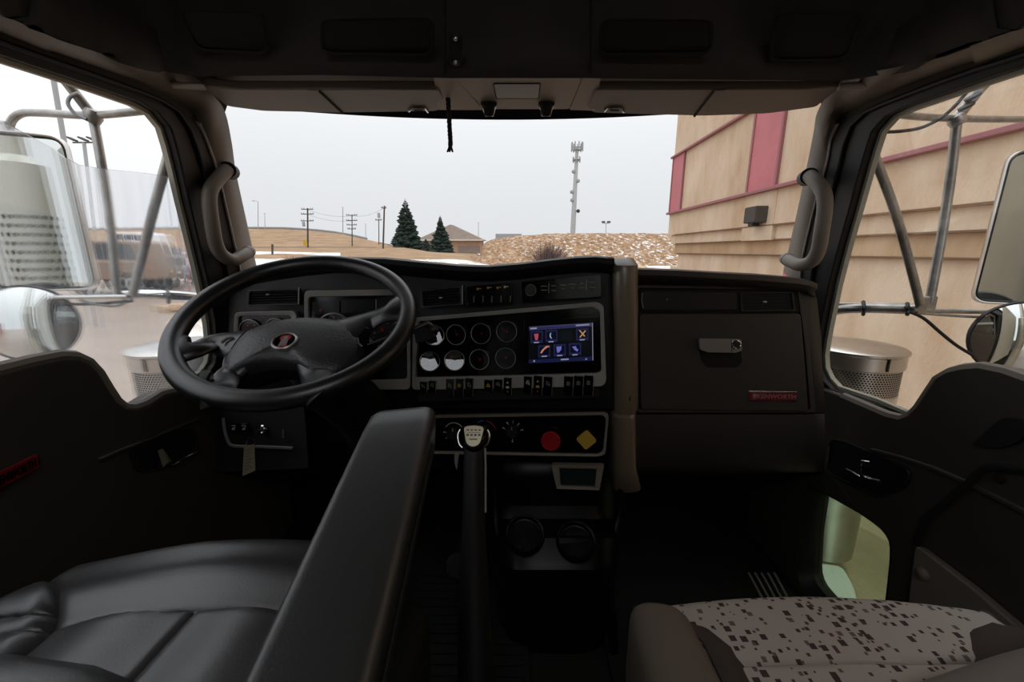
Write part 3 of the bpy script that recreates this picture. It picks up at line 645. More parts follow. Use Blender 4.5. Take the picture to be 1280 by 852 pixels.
b = MB(); q = rnd(P2(pg, [(801, 364), (921, 365), (922, 387), (802, 387)], .0105), .008); b.slab(q, -pg.n*.002); part('blank_panel', b, M['black'], vs, bevel=.001)
b = MB(); b.tube(P2(pg, [(803, 366), (802, 375), (804, 385)], .012), .0012, 6); part('panel_glint', b, M['silver_dark'], vs)
b = MB(); b.lathe([(.003, 0), (.001, .002)], pg.frame(834, 374, .0106), 8); part('release_pin', b, M['silver'], vs)
# glove handle: silver plate, lock, scooped recess
q = rnd(P2(pg, [(874, 432), (925, 433), (928, 452), (922, 459), (884, 459), (876, 450)], .0145), .006); b = MB(); b.slab(q, pg.n*.0006); part('handle_scoop', b, M['deep'], gd)
q = rnd(P2(pg, [(874, 423), (927, 424), (928, 438), (920, 441), (885, 440.5), (875, 437)], .030), .004); b = MB(); b.slab(q, -pg.n*.012); hn = part('handle', b, M['silver'], gd, bevel=.002, label='silver glove box pull')
# sub-parts stay one level below: lock belongs to the door
b = MB(); b.lathe([(.0115, 0), (.0115, .003), (.0095, .0045), (.0085, .0035), (.001, .0035)], pg.frame(920, 430.5, .029), 22); part('lock', b, M['chrome'], gd, label='round chrome key lock')
b = MB(); b.box((0, 0, .0037), (.010, .002, .0006)); b.v = [pg.frame(920, 430.5, .029) @ v for v in b.v]; part('key_slot', b, M['deep'], gd)
b = MB(); b.tube(P2(pg, [(914.5, 424), (914.5, 440.5)], .030), .0007, 5); part('handle_seam', b, M['deep'], gd)
bq = P2(pg, [(936, 488.5), (996.5, 489.5), (996.5, 502), (936.5, 501.5)], .016); b = MB(); b.slab(bq, -pg.n*.003); bd = part('name_badge', b, M['chrome'], dash, bevel=.0006, label='red name badge with chrome edge')
bq2 = P2(pg, [(937, 490.2), (995.5, 491.2), (995.5, 500.3), (937.5, 499.8)], .0164); b = MB(); b.slab(bq2, -pg.n*.001); part('badge_field', b, M['redbadge'], bd)
fr_ = pg.frame(970.5, 495.6, .0168); part('badge_lettering', text_mb('KENWORTH', .0155, fr_, .0006, True, .094), M['silver'], bd, smooth=0)
b = MB(); f2 = pg.frame(943, 495.6, .0168)
for k in range(4): b.box((-.003+k*.0022, -.002, 0), (.0008, .009, .0008))
b.lathe([(.0045, 0), (.0045, .0008)], Matrix.Translation((0, .0035, 0)), 10); b.v = [f2 @ v for v in b.v]; part('badge_emblem', b, M['silver_dark'], bd)

# ---- vents
def vent(name, pl, pts, nsl, lab=None, off=.012, knob=None, frame_m='black'):
    cen = Vector((sum(p[0] for p in pts)/4, sum(p[1] for p in pts)/4))
    inner = [tuple(Vector(p).lerp(cen, .0)+Vector((3 if p[0] < cen.x else -3, 2.5 if p[1] < cen.y else -2.5))) for p in pts]
    b = MB(); b.ring(rnd(P2(pl, pts, off), .006), rnd(P2(pl, inner, off), .005), -pl.n*.014); v = part('air_vent', b, M[frame_m], dash, bevel=.0015)
    b = MB(); b.slab(P2(pl, inner, off-.013), -pl.n*.002); part('duct', b, M['deep'], v)
    for k in range(nsl):
        t = (k+.5)/nsl; a = pl.at(*Vector(inner[0]).lerp(Vector(inner[3]), t), off-.004); c = pl.at(*Vector(inner[1]).lerp(Vector(inner[2]), t), off-.004)
        d = (-pl.n*.008+Vector((0, 0, .0035))); b = MB(); b.hexa([a, c, c+d, a+d]+[p+Vector((0, 0, .0012)) for p in (a, c, c+d, a+d)]); part('slat', b, M['black'], v)
    kx, ky = knob or (cen.x, cen.y); b = MB(); f = pl.frame(kx, ky, off-.003); b.box((0, 0, 0), (.008, .004, .006)); b.v = [f @ q for q in b.v]; part('vent_tab', b, M['mark'], v, label='pale vent tab', bevel=.0008)
    return v
pd = Plane(PY(440, 400, 1.035), (.02, -1, .12))
pdl = Plane(PY(335, 400, 1.045), (.10, -1, .12))
pc = Plane(PY(640, 430, .972), (-.206, -1, .12))
vent('v', pg, [(925, 365), (992, 364), (995, 389), (926, 390)], 5, knob=(956, 377))
vent('v', pdl, [(309, 362), (374, 360), (376, 381), (308, 383)], 5, knob=(335, 368))
vent('v', pc, [(525, 362), (577, 357), (578, 381), (526, 385)], 5, knob=(551, 372))
for q_ in (P2(pdl, [(374, 359), (373, 380)], .014), P2(pc, [(578, 356), (578, 380)], .014)): b = MB(); b.tube(q_, .0016, 6); part('vent_edge', b, M['silver_dark'], dash)

# ---- instrument cluster behind the wheel
def bezel(pl, outer, inner, r1, r2, off=.014, m='silver_dark', back=-.004, name='bezel', par=None):
    b = MB(); b.ring(rnd(P2(pl, outer, off), r1, 5), rnd(P2(pl, inner, off-.002), r2, 5), -pl.n*(off-back)); o = part(name, b, M[m], par or dash, bevel=.0018, seg=2); return o
cl = bezel(pd, [(380, 363), (502, 361), (513, 372), (513, 487), (380, 487)], [(385, 371), (498, 369), (508, 379), (509, 474), (386, 478)], .014, .012, name='instrument_cluster')
b = MB(); b.slab(rnd(P2(pd, [(383, 368), (510, 366), (512, 478), (384, 480)], .002), .01), -pd.n*.004); part('cluster_panel', b, M['gloss'], cl)
pdl2 = Plane(pdl.p+pdl.n*.004, pdl.n)
gp_ = bezel(pdl, [(293, 390), (368, 388), (371, 396), (371, 470), (289, 474)], [(298, 395), (363, 394), (364, 400), (364, 466), (296, 470)], .012, .008, name='side_gauge_bezel', off=.012)
b = MB(); b.slab(rnd(P2(pdl, [(296, 393), (366, 392), (366, 468), (294, 472)], .002), .01), -pdl.n*.003); part('side_gauge_panel', b, M['gloss'], gp_)
def gauge(pl, px, py, R_, par, nm='gauge', ang=2.2, tilt=(0, 0), dial='dial', ring='blackchrome', aim=None, mesh={}):
    f = pl.frame(px, py, .004)
    if aim:      # tilt and extra gloss added so the glass glares with the rear window
        n2 = ((R(*aim)-f.translation).normalized()+(EYE-f.translation).normalized()).normalized(); e1 = Vector((0, 0, 1)).cross(n2).normalized(); e2 = n2.cross(e1); p = f.translation+pl.n*.004
        f = Matrix(((e1.x, e2.x, n2.x, p.x), (e1.y, e2.y, n2.y, p.y), (e1.z, e2.z, n2.z, p.z), (0, 0, 0, 1)))
    key = round(R_, 4)
    b = MB(); b.lathe([(R_*1.0, -.004), (R_*1.0, .004), (R_*.97, .0065), (R_*.90, .006), (R_*.86, .002), (R_*.86, -.003)], None, 30, caps=False)
    g = mesh_obj(nm, b, M[ring], par, frame=f, mesh=mesh.get(('b', key, ring))); mesh[('b', key, ring)] = g.data
    def sub(name, mb, m, **k):
        o = mesh_obj(name, mb, m, g, localm=ID.copy(), mesh=mesh.get((name, key, ang if name == 'needle' else 0))); mesh[(name, key, ang if name == 'needle' else 0)] = o.data; return o
    b = MB(); b.lathe([(R_*.88, -.002), (.0001, -.002)], None, 30); sub('dial', b, M['dial'])
    b = MB()
    for k in range(13):
        a = math.radians(-40+k*260/12+0); c, s_ = math.cos(a), math.sin(a); b.box((c*R_*.70, s_*R_*.70, -.0014), (R_*.16, R_*.035, .0004), Matrix.Rotation(a, 3, 'Z'))
    for k in range(4): a = math.radians(-20+k*74); b.box((math.cos(a)*R_*.5, math.sin(a)*R_*.5, -.0014), (R_*.14, R_*.12, .0004))
    sub('scale_marks', b, M['mark_dim'])
    b = MB(); c, s_ = math.cos(ang), math.sin(ang); b.add([(-s_*.001, c*.001, 0), (s_*.001, -c*.001, 0), (c*R_*.66, s_*R_*.66, 0)], [(0, 1, 2)]); b.lathe([(R_*.12, -.0015), (R_*.1, .001), (.0001, .0012)], None, 12); sub('needle', b, M['red'])
    b = MB(); b.lathe([(R_*.87, .0025), (.0001, .0026)], None, 30, caps=False); sub('gauge_glass', b, M['gaugeglass']) if not aim else mesh_obj('gauge_glass', b, M['glareglass'], g, localm=ID.copy())
    b = MB(); b.tube([Vector((R_*.93*math.cos(a), R_*.93*math.sin(a), .0066)) for a in (k*math.pi/16 for k in range(32))], R_*.03, 5, closed=True); sub('bright_lip', b, M['silver'])
    return g
for px, py, r in ((418, 412, .046), (478, 412, .046)): gauge(pd, px, py, r, dash, 'dial_gauge', ang=3.6, ring='silver_dark')
for px, py in ((314, 412), (346, 410), (314, 446), (346, 444)): gauge(pdl, px, py, .029, dash, 'gauge', ang=2.9)
b = MB(); b.slab(P2(pd, [(390, 377), (424, 375), (424, 391), (391, 393)], .006), -pd.n*.002); b.slab(P2(pd, [(427, 375), (468, 373), (468, 389), (427, 391)], .006), -pd.n*.002); b.slab(P2(pd, [(471, 373), (498, 372), (500, 388), (471, 389)], .006), -pd.n*.002); part('message_display', b, mat('dark_lcd', '15181b', .2), dash)
for q_ in (P2(pd, [(470, 374), (470, 390)], .008), smooth_path(P2(pd, [(428, 397), (436, 402), (441, 412), (443, 420)], .010), 4)): b = MB(); b.tube(q_, .0013, 6); part('display_divider', b, M['silver'], dash)
b = MB(); b.lathe([(.004, 0), (.001, .001)], pd.frame(401, 388, .007), 10); part('warning_lamp', b, mat('dim_red_lamp', '6a1518', .4), dash)

# ---- centre panel
bezel(pc, [(516, 397), (748, 377), (754.5, 383), (758, 478), (752, 483), (515, 487.5)], [(523, 401.5), (741, 383.5), (750, 389), (751.5, 464), (745, 466.5), (519, 472)], [.012, .012, .004, .012, .006, .012], .006, off=.016, name='centre_bezel')
b = MB(); b.slab(rnd(P2(pc, [(518, 398), (751, 380), (755, 470), (518, 476)], .004), .01), -pc.n*.006); part('centre_panel', b, M['gloss'], dash)
angs = [2.4, 2.1, .9, 2.7, 2.2, 1.9, 2.5, 2.9]
for k, (px, py) in enumerate([(543.5, 419), (571, 418), (602, 416.5), (634, 414), (538, 451.5), (569, 450.5), (600, 448.7), (632.6, 447)]):
    gauge(pc, px, py, .0275, dash, 'gauge', ang=angs[k], aim={0: (.02, -.72, .29), 4: (.02, -.72, .29), 5: (-.26, -.72, .31)}.get(k))
# touch screen
ts = MB(); sc = [(661, 407.5), (741, 403), (741.5, 451), (660.5, 454)]
ts.slab(rnd(P2(pc, [(655, 400), (748, 395), (750, 458), (654, 462)], .009), .004), -pc.n*.006); tsc = part('touchscreen', ts, M['gloss'], dash, bevel=.001, label='touchscreen with lit blue icon menu')
def scr(nm, pts, col, e, off=.0098):
    b = MB(); b.slab(P2(pc, pts, off), -pc.n*.0004); m = M.get('scr'+col) or mat('screen_'+nm, col, .3, emit=e); M['scr'+col] = m; return part(nm, b, m, tsc, smooth=0)
def cp_(X, Y): return (640+X/10.65, 390+Y/10.65)
scr('screen', sc, '04060c', .5)
scr('title_bar', [cp_(*p) for p in [(228, 192), (1070, 140), (1072, 188), (228, 244)]], '45436e', .4, .0103)
scr('title_line', [cp_(*p) for p in [(345, 210), (840, 178), (840, 192), (345, 226)]], '23235e', .5, .0108)
scr('status_bar', [cp_(*p) for p in [(222, 632), (1075, 590), (1078, 642), (222, 680)]], '1a2048', .5, .0103)
for X, Y in ((330, 330), (525, 315), (935, 295), (430, 520), (635, 505), (840, 490)):
    scr('icon_tile', [cp_(X-82, Y-75), cp_(X+80, Y-82), cp_(X+82, Y+76), cp_(X-80, Y+84)], '2b2d5c', .35, .0103)
    scr('icon_field', [cp_(X-66, Y-56), cp_(X+64, Y-62), cp_(X+66, Y+44), cp_(X-64, Y+52)], '0a0c22', .4, .0107)
scr('icon_tile', [cp_(650, 250), cp_(800, 242), cp_(800, 380), cp_(650, 388)], '0a1418', .4, .0103)
def icon(nm, polys, col, e=.7, off=.0111):
    b = MB(); 
    for pl_ in polys: b.slab(P2(pc, [cp_(*p) for p in pl_], off), -pc.n*.0003)
    m = M.get('scr'+col) or mat('screen_'+nm, col, .3, emit=e); M['scr'+col] = m; part(nm, b, m, tsc, smooth=0)
icon('red_icon', [[(292, 290), (350, 284), (352, 318), (340, 372), (312, 374), (300, 320)]], 'b04a5c')
icon('moon_icon', [[(525, 270), (505, 285), (500, 315), (512, 345), (535, 352), (520, 330), (514, 305)]], '8fb0c8')
icon('wrench_icon', [[(890, 240), (905, 236), (975, 318), (962, 326)], [(898, 330), (910, 338), (985, 250), (972, 240)]], 'c09060')
icon('phone_icon', [[(375, 545), (395, 550), (430, 500), (480, 465), (500, 468), (490, 445), (450, 452), (400, 500)]], 'c08070')
icon('blue_icon', [[(590, 460), (660, 452), (655, 500), (620, 540), (600, 535)], [(800, 460), (850, 450), (860, 480), (885, 500), (870, 525), (830, 500)]], '6a6cc0')
icon('caption', [[(X-34, Y), (X+34, Y-4), (X+34, Y+10), (X-34, Y+14)] for X, Y in ((325, 398), (520, 388), (935, 362), (430, 582), (635, 572), (838, 562))]+[[(245, 210), (330, 204), (330, 222), (245, 228)], [(850, 168), (1030, 156), (1030, 172), (850, 184)], [(650, 622), (755, 616), (755, 634), (650, 640)], [(285, 640), (305, 639), (305, 662), (285, 663)], [(975, 618), (1000, 617), (1000, 630), (975, 631)]], '9a9ab8', .6, .0112)
icon('screen_edge', [[(1066, 140), (1076, 140), (1082, 640), (1072, 642)]], '8a8aa0', .6, .0112)
# rocker switches
def rocker(px, py, w, h, icon_=0, glow='mark', edge=True):
    f = pc.frame(px, py, .016); sx_ = w*.00205; sy_ = h*.0021
    b = MB(); b.hexa([Vector((x*sx_/2, y*sy_/2, z)) for z, kk in ((-.012, 1), (.004, .94)) for x, y in ((-1*kk, -1), (kk, -1), (kk, 1), (-kk, 1))]); b.v[6].z += .003; b.v[7].z += .003
    r_ = mesh_obj('rocker_switch', b, M['gloss'], dash, frame=f, bevel=.0008)
    if edge: b = MB(); b.box((sx_/2+.0002, -sy_*.05, .0045), (.0009, sy_*.95, .001)); mesh_obj('switch_edge', b, M['mark_dim'], r_, localm=ID.copy())
    b = MB(); u = sx_*.16; zt = .0062
    if icon_ == 'tri': b.ring([Vector((-u*1.6, -u, zt)), Vector((u*1.6, -u, zt)), Vector((0, u*1.8, zt))], [Vector((-u*.7, -u*.5, zt)), Vector((u*.7, -u*.5, zt)), Vector((0, u*.8, zt))], (0, 0, .0004))
    elif icon_ == 'updown':
        b.slab([Vector((-u, sy_*.18, zt)), Vector((u, sy_*.18, zt)), Vector((0, sy_*.3, zt))], (0, 0, .0004)); b.box((0, -.001, zt-.001), (u*2.4, sy_*.2, .0006)); b.slab([Vector((-u, -sy_*.25, zt-.002)), Vector((u, -sy_*.25, zt-.002)), Vector((0, -sy_*.36, zt-.002))], (0, 0, .0004))
    elif icon_ == 'bars':
        for k in range(3): b.box((0, sy_*.05+k*u*.9, zt), (u*2.6, u*.4, .0005))
        b.box((-u*.2, sy_*.05+u, zt), (u*.5, u*3, .0005))
    else:
        rg = random.Random(int(px*7)); b.tube([Vector((u*1.1*math.cos(a), sy_*.12+u*1.1*math.sin(a), zt)) for a in (k*math.pi/4 for k in range(8))], u*.22, 4, closed=True)
        b.box((u*rg.uniform(-1, 1), sy_*.12+u*1.7, zt), (u*2, u*.4, .0005)); b.box((u*1.4, sy_*.12-u, zt), (u*.4, u*1.6, .0005)); b.box((-u*.6, sy_*.12, zt), (u*1.6, u*.35, .0005))
    mesh_obj('switch_symbol', b, M[glow], r_, localm=ID.copy())
    return r_
spec = [(530, 483.5, 9.5, 14, 0, 'mark_dim'), (541, 482.5, 9.5, 14, 0, 'mark_dim'),
        (563, 484, 10.5, 21, 0, 'mark_dim'), (575, 483.6, 10.5, 21, 'bars', 'yellow'), (587, 483, 10.5, 21, 0, 'mark_dim'),
        (611, 481, 11, 13, 'tri', 'yellow'), (623, 480.5, 11, 13, 0, 'mark_dim'), (635, 482, 10, 20, 'updown', 'mark'),
        (660, 480, 10, 19, 0, 'mark'), (672.5, 481, 10.5, 22, 'updown', 'yellow'), (685, 481.5, 10.5, 21, 0, 'mark_dim'),
        (710.5, 481.5, 11, 22, 'bars', 'mark_dim'), (723, 481, 11, 22, 'bars', 'mark_dim'), (735.5, 480.5, 11, 22, 'bars', 'mark_dim')]
for s_ in spec: rocker(*s_)
b = MB(); b.slab(rnd(P2(pc, [(522, 476), (746, 468), (750, 497), (522, 502)], .006), .004), -pc.n*.01)
part('switch_bank', b, M['deep'], dash, bevel=.002)
# upper strip: warning icons, radio
b = MB(); b.slab(rnd(P2(pc, [(583, 358), (639, 353), (640, 379), (584, 382)], .010), .004), -pc.n*.008); iw = part('indicator_panel', b, M['gloss'], dash, bevel=.001)
for px, py, m in ((597, 361, 'amber'), (610, 359.5, 'amber'), (622, 359.5, 'amber'), (631, 358.5, 'mark')):
    f = pc.frame(px, py, .0112); b = MB(); b.lathe([(.0032, 0), (.0026, .0006), (.0001, .0006)], f, 7); b.box((.006, .001, 0), (.006, .002, .0006)); b.v[-8:] = [f @ v for v in b.v[-8:]]; part('warning_icon', b, M[m], iw)
for px in (592.5, 604, 615, 626.5, 638): 
    b = MB(); f = pc.frame(px, 373.5, .011); b.box((0, 0, .001), (.0016, .016, .002)); b.v = [f @ v for v in b.v]; part('key_edge', b, M['mark_dim'], iw)
b = MB(); b.slab(rnd(P2(pc, [(651, 352), (751, 343), (752, 371), (652, 377)], .010), .004), -pc.n*.008); rd = part('radio', b, M['gloss'], dash, bevel=.001)
b = MB(); b.lathe([(.0135, -.001), (.0135, .006), (.0115, .008), (.001, .008)], pc.frame(663, 362.5, .011), 22); part('tuning_knob', b, M['black'], rd)
b = MB(); b.tube([pc.frame(663, 362.5, .017) @ Vector((.0135*math.cos(a), .0135*math.sin(a), 0)) for a in (k*math.pi/12 for k in range(24))], .0007, 5, closed=True); part('knob_ring', b, M['silver'], rd)
for px, py, w, h in ((680, 357.5, .014, .002), (680, 362.5, .014, .002), (692, 357, .012, .002), (692, 363, .012, .002), (686, 360, .0018, .024), (704, 356, .014, .0025), (715, 355, .018, .0025), (704, 361, .008, .0018), (716, 360, .008, .0018), (727.5, 354, .009, .0025), (727, 359.5, .014, .002), (733, 356, .0022, .026), (740, 352.5, .014, .002), (741, 359, .015, .002)):
    f = pc.frame(px, py, .0112); b = MB(); b.box((0, 0, .0004), (w, h, .0008)); b.v = [f @ v for v in b.v]; part('radio_key', b, M['mark_dim'], rd)

# ---- lower centre panel
bezel(pc, [(520, 520), (757, 516), (761, 520), (757, 568), (748, 571), (520, 567)], [(522, 523), (754, 519), (757.5, 524), (753.5, 564), (747, 567.5), (522, 563.5)], .008, .007, off=.012, m='trim', name='lower_bezel')
b = MB(); b.slab(rnd(P2(pc, [(520, 521), (757, 518), (755, 569), (520, 565)], .004), .008), -pc.n*.006); part('lower_panel', b, M['gloss'], dash)
def dial(px, py, r, arc, lab, icons=()):
    f = pc.frame(px, py, .0045); b = MB(); b.lathe([(r*.62, 0), (r*.60, .010), (r*.5, .013), (.0001, .013)], None, 22); k = mesh_obj('climate_knob', b, M['black'], dash, frame=f)
    b = MB(); b.box((0, r*.45, .0135), (.0014, r*.3, .001)); mesh_obj('knob_pointer', b, M['mark'], k, localm=ID.copy())
    for a0, a1, m in arc:
        b = MB(); b.tube([Vector((r*math.cos(math.radians(a)), r*math.sin(math.radians(a)), .0004)) for a in [a0+(a1-a0)*q/8 for q in range(9)]], .0011, 5); mesh_obj('scale_arc', b, M[m], k, localm=ID.copy())
    for a, m in icons:
        c, s_ = r*1.02*math.cos(math.radians(a)), r*1.02*math.sin(math.radians(a)); b = MB(); b.box((c, s_, .0005), (.0035, .0035, .0008), Matrix.Rotation(math.radians(a), 3, 'Z')); b.box((c*.82, s_*.82, .0005), (.0015, .004, .0008)); mesh_obj('scale_mark', b, M[m], k, localm=ID.copy())
dial(568, 541, .028, [(30, 150, 'mark')], 'fan', [(180, 'mark'), (215, 'mark_dim'), (-60, 'mark')])
dial(606, 540, .031, [(95, 130, 'blue_m'), (20, 85, 'red')], 'temp')
dial(641, 539, .026, [], 'mode', [(-90, 'mark'), (165, 'mark'), (125, 'mark'), (90, 'mark_dim'), (55, 'mark'), (15, 'mark')])
b = MB(); b.lathe([(.010, -.004), (.010, .010), (.024, .013), (.0245, .020), (.022, .023), (.0205, .021), (.0001, .021)], pc.frame(689.5, 548, .004), 26); part('brake_knob', b, M['red'], dash, label='round red push knob')
f = pc.frame(733, 548.5, .014); b = MB(); b.slab(rnd([Vector((.0255, 0, 0)), Vector((0, .0255, 0)), Vector((-.0255, 0, 0)), Vector((0, -.0255, 0))], .006), (0, 0, .009)); b.lathe([(.009, -.012), (.009, 0)], None, 14); mesh_obj('brake_knob', b, M['yellow'], dash, frame=f, bevel=.0015)['label'] = 'yellow diamond shaped push knob'
po = [(689, 581), (755, 582.5), (749.5, 613), (695.5, 611)]; pi = [(699, 585), (745.5, 586), (743.5, 609), (700.5, 607.5)]
pb = bezel(pc, po, pi, .003, .003, off=.0, m='trim', back=-.02, name='tray_frame')
b = MB(); b.slab(P2(pc, pi, -.010), -pc.n*.004); part('tray_cover', b, mat('smoked_cover', '1c2324', .35), dash)

# ---- driver side lower panel, key switch
pk = Plane(PY(330, 540, 1.01), (.05, -1, .25))
b = MB(); q = rnd(P2(pk, [(262, 508), (380, 506), (386, 585), (262, 590)], -.006), .01); b.slab(q, -pk.n*.01); part('knee_panel', b, M['deep'], dash)
b = MB(); pth = smooth_path(P2(pk, [(279, 522), (281, 538), (285, 551), (292, 557), (320, 558), (366, 560)], .0), 5); b.tube(pth, .0045, 8, flat=.6); part('knee_trim', b, M['silver_dark'], dash)
for px in (293, 306):
    f = pk.frame(px, 534, .004); b = MB(); b.box((0, 0, 0), (.020, .024, .008)); b.v = [f @ v for v in b.v]; pk_ = part('push_switch', b, M['gloss'], dash, bevel=.001)
    b = MB(); b.box((0, .006, .0045), (.012, .002, .0006)); b.box((.004, .002, .0045), (.002, .006, .0006)); b.slab([Vector((-.005, -.006, .0045)), Vector((.005, -.006, .0045)), Vector((.002, .001, .0045)), Vector((-.002, .001, .0045))], (0, 0, .0006)); b.v = [f @ v for v in b.v]; part('switch_symbol', b, M['mark'], pk_)
b = MB(); b.lathe([(.012, -.004), (.012, .004), (.009, .007), (.008, .004), (.0001, .004)], pk.frame(329, 536, .001), 18); part('ignition_lock', b, M['chrome'], dash)
b = MB(); f = pk.frame(354, 541, 0); b.box((0, 0, .001), (.003, .02, .001)); b.lathe([(.003, 0), (.0001, .002)], Matrix.Translation((0, -.012, 0)), 6); b.v = [f @ v for v in b.v]; part('small_lever_mark', b, M['mark_dim'], dash)
k0 = pk.at(329, 536, .006); kt = thing('ignition_key', 'metal ignition key in its lock with a paper tag hanging below', 'key', k0)
b = MB(); a1 = pk.at(313, 549, .05); b.tube([k0, k0.lerp(a1, .6), a1], [.004, .003, .0025], 8, flat=.6); b.slab([k0.lerp(a1, .3)+Vector((0, 0, s_)) for s_ in (.004, -.004)]+[a1+Vector((0, 0, s_)) for s_ in (-.006, .006)], (.001, -.002, 0)); part('key_blade', b, M['chrome'], kt)
rc = a1+Vector((0, 0, -.010)); b = MB(); b.tube([rc+Vector((.012*math.cos(a), .003*math.sin(a), .013*math.sin(a))) for a in (k*math.pi/8 for k in range(16))], .001, 6, closed=True); part('key_ring', b, M['chrome'], kt)
tp = [PY(*p, 0.93) for p in [(305, 558), (318, 555), (319, 588), (303, 595)]]; b = MB(); b.slab(tp, (0, .001, 0)); tg = part('paper_tag', b, M['tag'], kt, label='worn printed paper tag')
b = MB()
for k in range(7):
    t = .15+k*.11; b.tube([tp[0].lerp(tp[3], t).lerp(tp[1].lerp(tp[2], t), u)+Vector((0, -.0006, 0)) for u in (.18, .8-.12*(k % 3))], .0006, 4)
part('tag_print', b, mat('tag_ink', '5f5a48', .8), kt)

# ---- lower console with cup holders
rows = []
prof = [(572, 1.0), (600, .99), (632, .985), (648, .96), (655, .90), (672, .84), (700, .815), (712, .80), (730, .80), (780, .83), (850, .80)]
for px in range(612, 777, 6):
    t = (px-612)/164; k = (2*t-1); rr = []
    for py, y in prof:
        w_ = interp([(572, 1), (650, 1.0), (700, .97), (740, .9), (850, .86)], py); X_ = 694+(px-694)*w_
        rr.append(PY(X_, py, y+.06*abs(k)**8+.02*abs(k)**3))
    rows.append(rr)
b = MB(); b.grid(rows); cs = thing('centre_console', 'black moulded floor console with two cup holders below the dashboard', 'console', R(.1, .9, FL))
part('console_body', b, M['console'], cs, solid=.006)
b = MB(); b.tube(smooth_path([PY(772, 582, .96), PY(776, 610, .955), PY(775, 640, .945), PY(768, 668, .92), PY(763, 700, .88), PY(765, 760, .84), PY(768, 850, .80)], 5), [.008]*26+[.012]*5, 10); part('console_edge', b, M['console'], cs)
b = MB(); b.tube(smooth_path([PY(619, 582, .97), PY(618, 615, .96), PY(620, 650, .93), PY(625, 680, .88), PY(628, 730, .84)], 5), .007, 10); part('console_edge', b, M['console'], cs)
for px, py in ((656, 668), (720, 676)):
    p = PY(px, py, .835); Mx = Matrix.Translation(p) @ Matrix.Rotation(math.radians(28), 4, 'X')
    b = MB(); b.lathe([(.047, -.01), (.049, .004), (.046, .009), (.042, .006), (.040, -.004), (.038, -.005), (.0001, -.005)], Mx, 30); part('cup_holder', b, M['console'], cs)
    b = MB(); b.lathe([(.036, -.0045), (.0001, -.0045)], Mx, 24); part('cup_well', b, M['deep'], cs)
    for a in (20, 140, 260):
        q = Mx @ Vector((.034*math.cos(math.radians(a)), .034*math.sin(math.radians(a)), .002)); b = MB(); b.tube([q, q+Vector((0, 0, -.02))], .003, 6); part('cup_clip', b, M['black'], cs)

# ---- gear lever
g0 = PY(592, 545, .66); gl = thing('gear_lever', 'black gear lever with a pale shift pattern plate on the knob', 'gear lever', PY(596, 860, .52))
gn = Vector((0, -.78, .62)).normalized(); ex = Vector((1, 0, 0)); ey = gn.cross(ex)
Fg = Matrix(((ex.x, ey.x, gn.x, g0.x), (ex.y, ey.y, gn.y, g0.y), (ex.z, ey.z, gn.z, g0.z), (0, 0, 0, 1)))
def heart(s_, w=1): return rnd([Vector((-.021*s_*w, .017*s_, 0)), Vector((0, .020*s_, 0)), Vector((.021*s_*w, .017*s_, 0)), Vector((.013*s_*w, -.017*s_, 0)), Vector((0, -.023*s_, 0)), Vector((-.013*s_*w, -.017*s_, 0))], .008*s_, 3)
b = MB(); prs = []
for s_, z in ((.75, -.05), (1.1, -.04), (1.25, -.02), (1.2, -.006), (1.05, 0), (1.0, .001)): prs.append([Fg @ (v+Vector((0, 0, z))) for v in heart(s_, 1.02)])
b.grid(prs, closed=True); b.face(prs[-1]); part('knob', b, M['gloss'], gl)
b = MB(); b.slab([Fg @ (v+Vector((0, .001, .0012))) for v in heart(.92)], gn*.002); part('shift_plate', b, mat('shift_plate_metal', 'cfc6ae', .35, metal=.4), gl, bevel=.0006, label='pale engraved shift pattern plate')
b = MB()
for k in range(4):
    for r_, sz in ((.0105, .0035), (.0015, .005)): b.box((-.0105+k*.007, r_, .0036), (.0042, sz*.6, .0004))
b.box((0, .006, .0036), (.024, .0006, .0004)); b.box((0, -.006, .0036), (.014, .0016, .0004)); b.v = [Fg @ v for v in b.v]; part('shift_print', b, mat('engraving', '3d382e', .7), gl)
for sd in (-1, 1):
    b = MB(); b.tube(smooth_path([Fg @ Vector(v) for v in ((sd*.024, .012, .0), (sd*.028, .003, -.003), (sd*.025, -.012, -.004), (sd*.018, -.02, -.002))], 5), .0022, 8); part('knob_rim', b, M['chrome'], gl)
b = MB(); b.tube([g0+Vector((0, .02, -.02)), PY(592, 575, .66), PY(592, 660, .63), PY(593, 760, .58), PY(596, 900, .5)], [.020, .018, .022, .028, .034], 16); part('lever_sleeve', b, M['seal'], gl)
b = MB(); b.tube([PY(606.5, 560, .645), PY(607, 578, .64), PY(607, 640, .62)], .0018, 6); part('air_line', b, M['silver_dark'], gl)
b = MB(); b.hexa([PY(*p, y) for y in (.72, .7) for p in ((568, 565), (574, 565), (571, 588), (568, 578))]); part('range_button', b, M['silver_dark'], gl)

# ---- pedals
pp_ = PY(572, 706, 1.02); f = Plane(pp_, (0, -.8, .6)).frame(572, 706)
b = MB(); b.lathe([(.0345, -.006), (.036, 0), (.034, .004), (.0001, .004)], f, 28)
pe = thing('pedal', 'round black ribbed pedal on the floor left of the gear lever', 'pedal', R(pp_.x, pp_.y, FL)); part('pedal_pad', b, M['seal'], pe)
for k in range(8):
    w_ = math.sqrt(max(0, .031**2-(-.028+k*.008)**2)); b = MB(); b.box((-.028+k*.008, 0, .005), (.003, 2*w_, .003)); b.v = [f @ v for v in b.v]; part('rib', b, M['mat'], pe)
b = MB(); b.tube([pp_+Vector((0, .01, -.005)), R(pp_.x, pp_.y+.2, -.9), R(pp_.x, 1.45, -.8)], .008, 8); part('pedal_arm', b, M['deep'], pe)
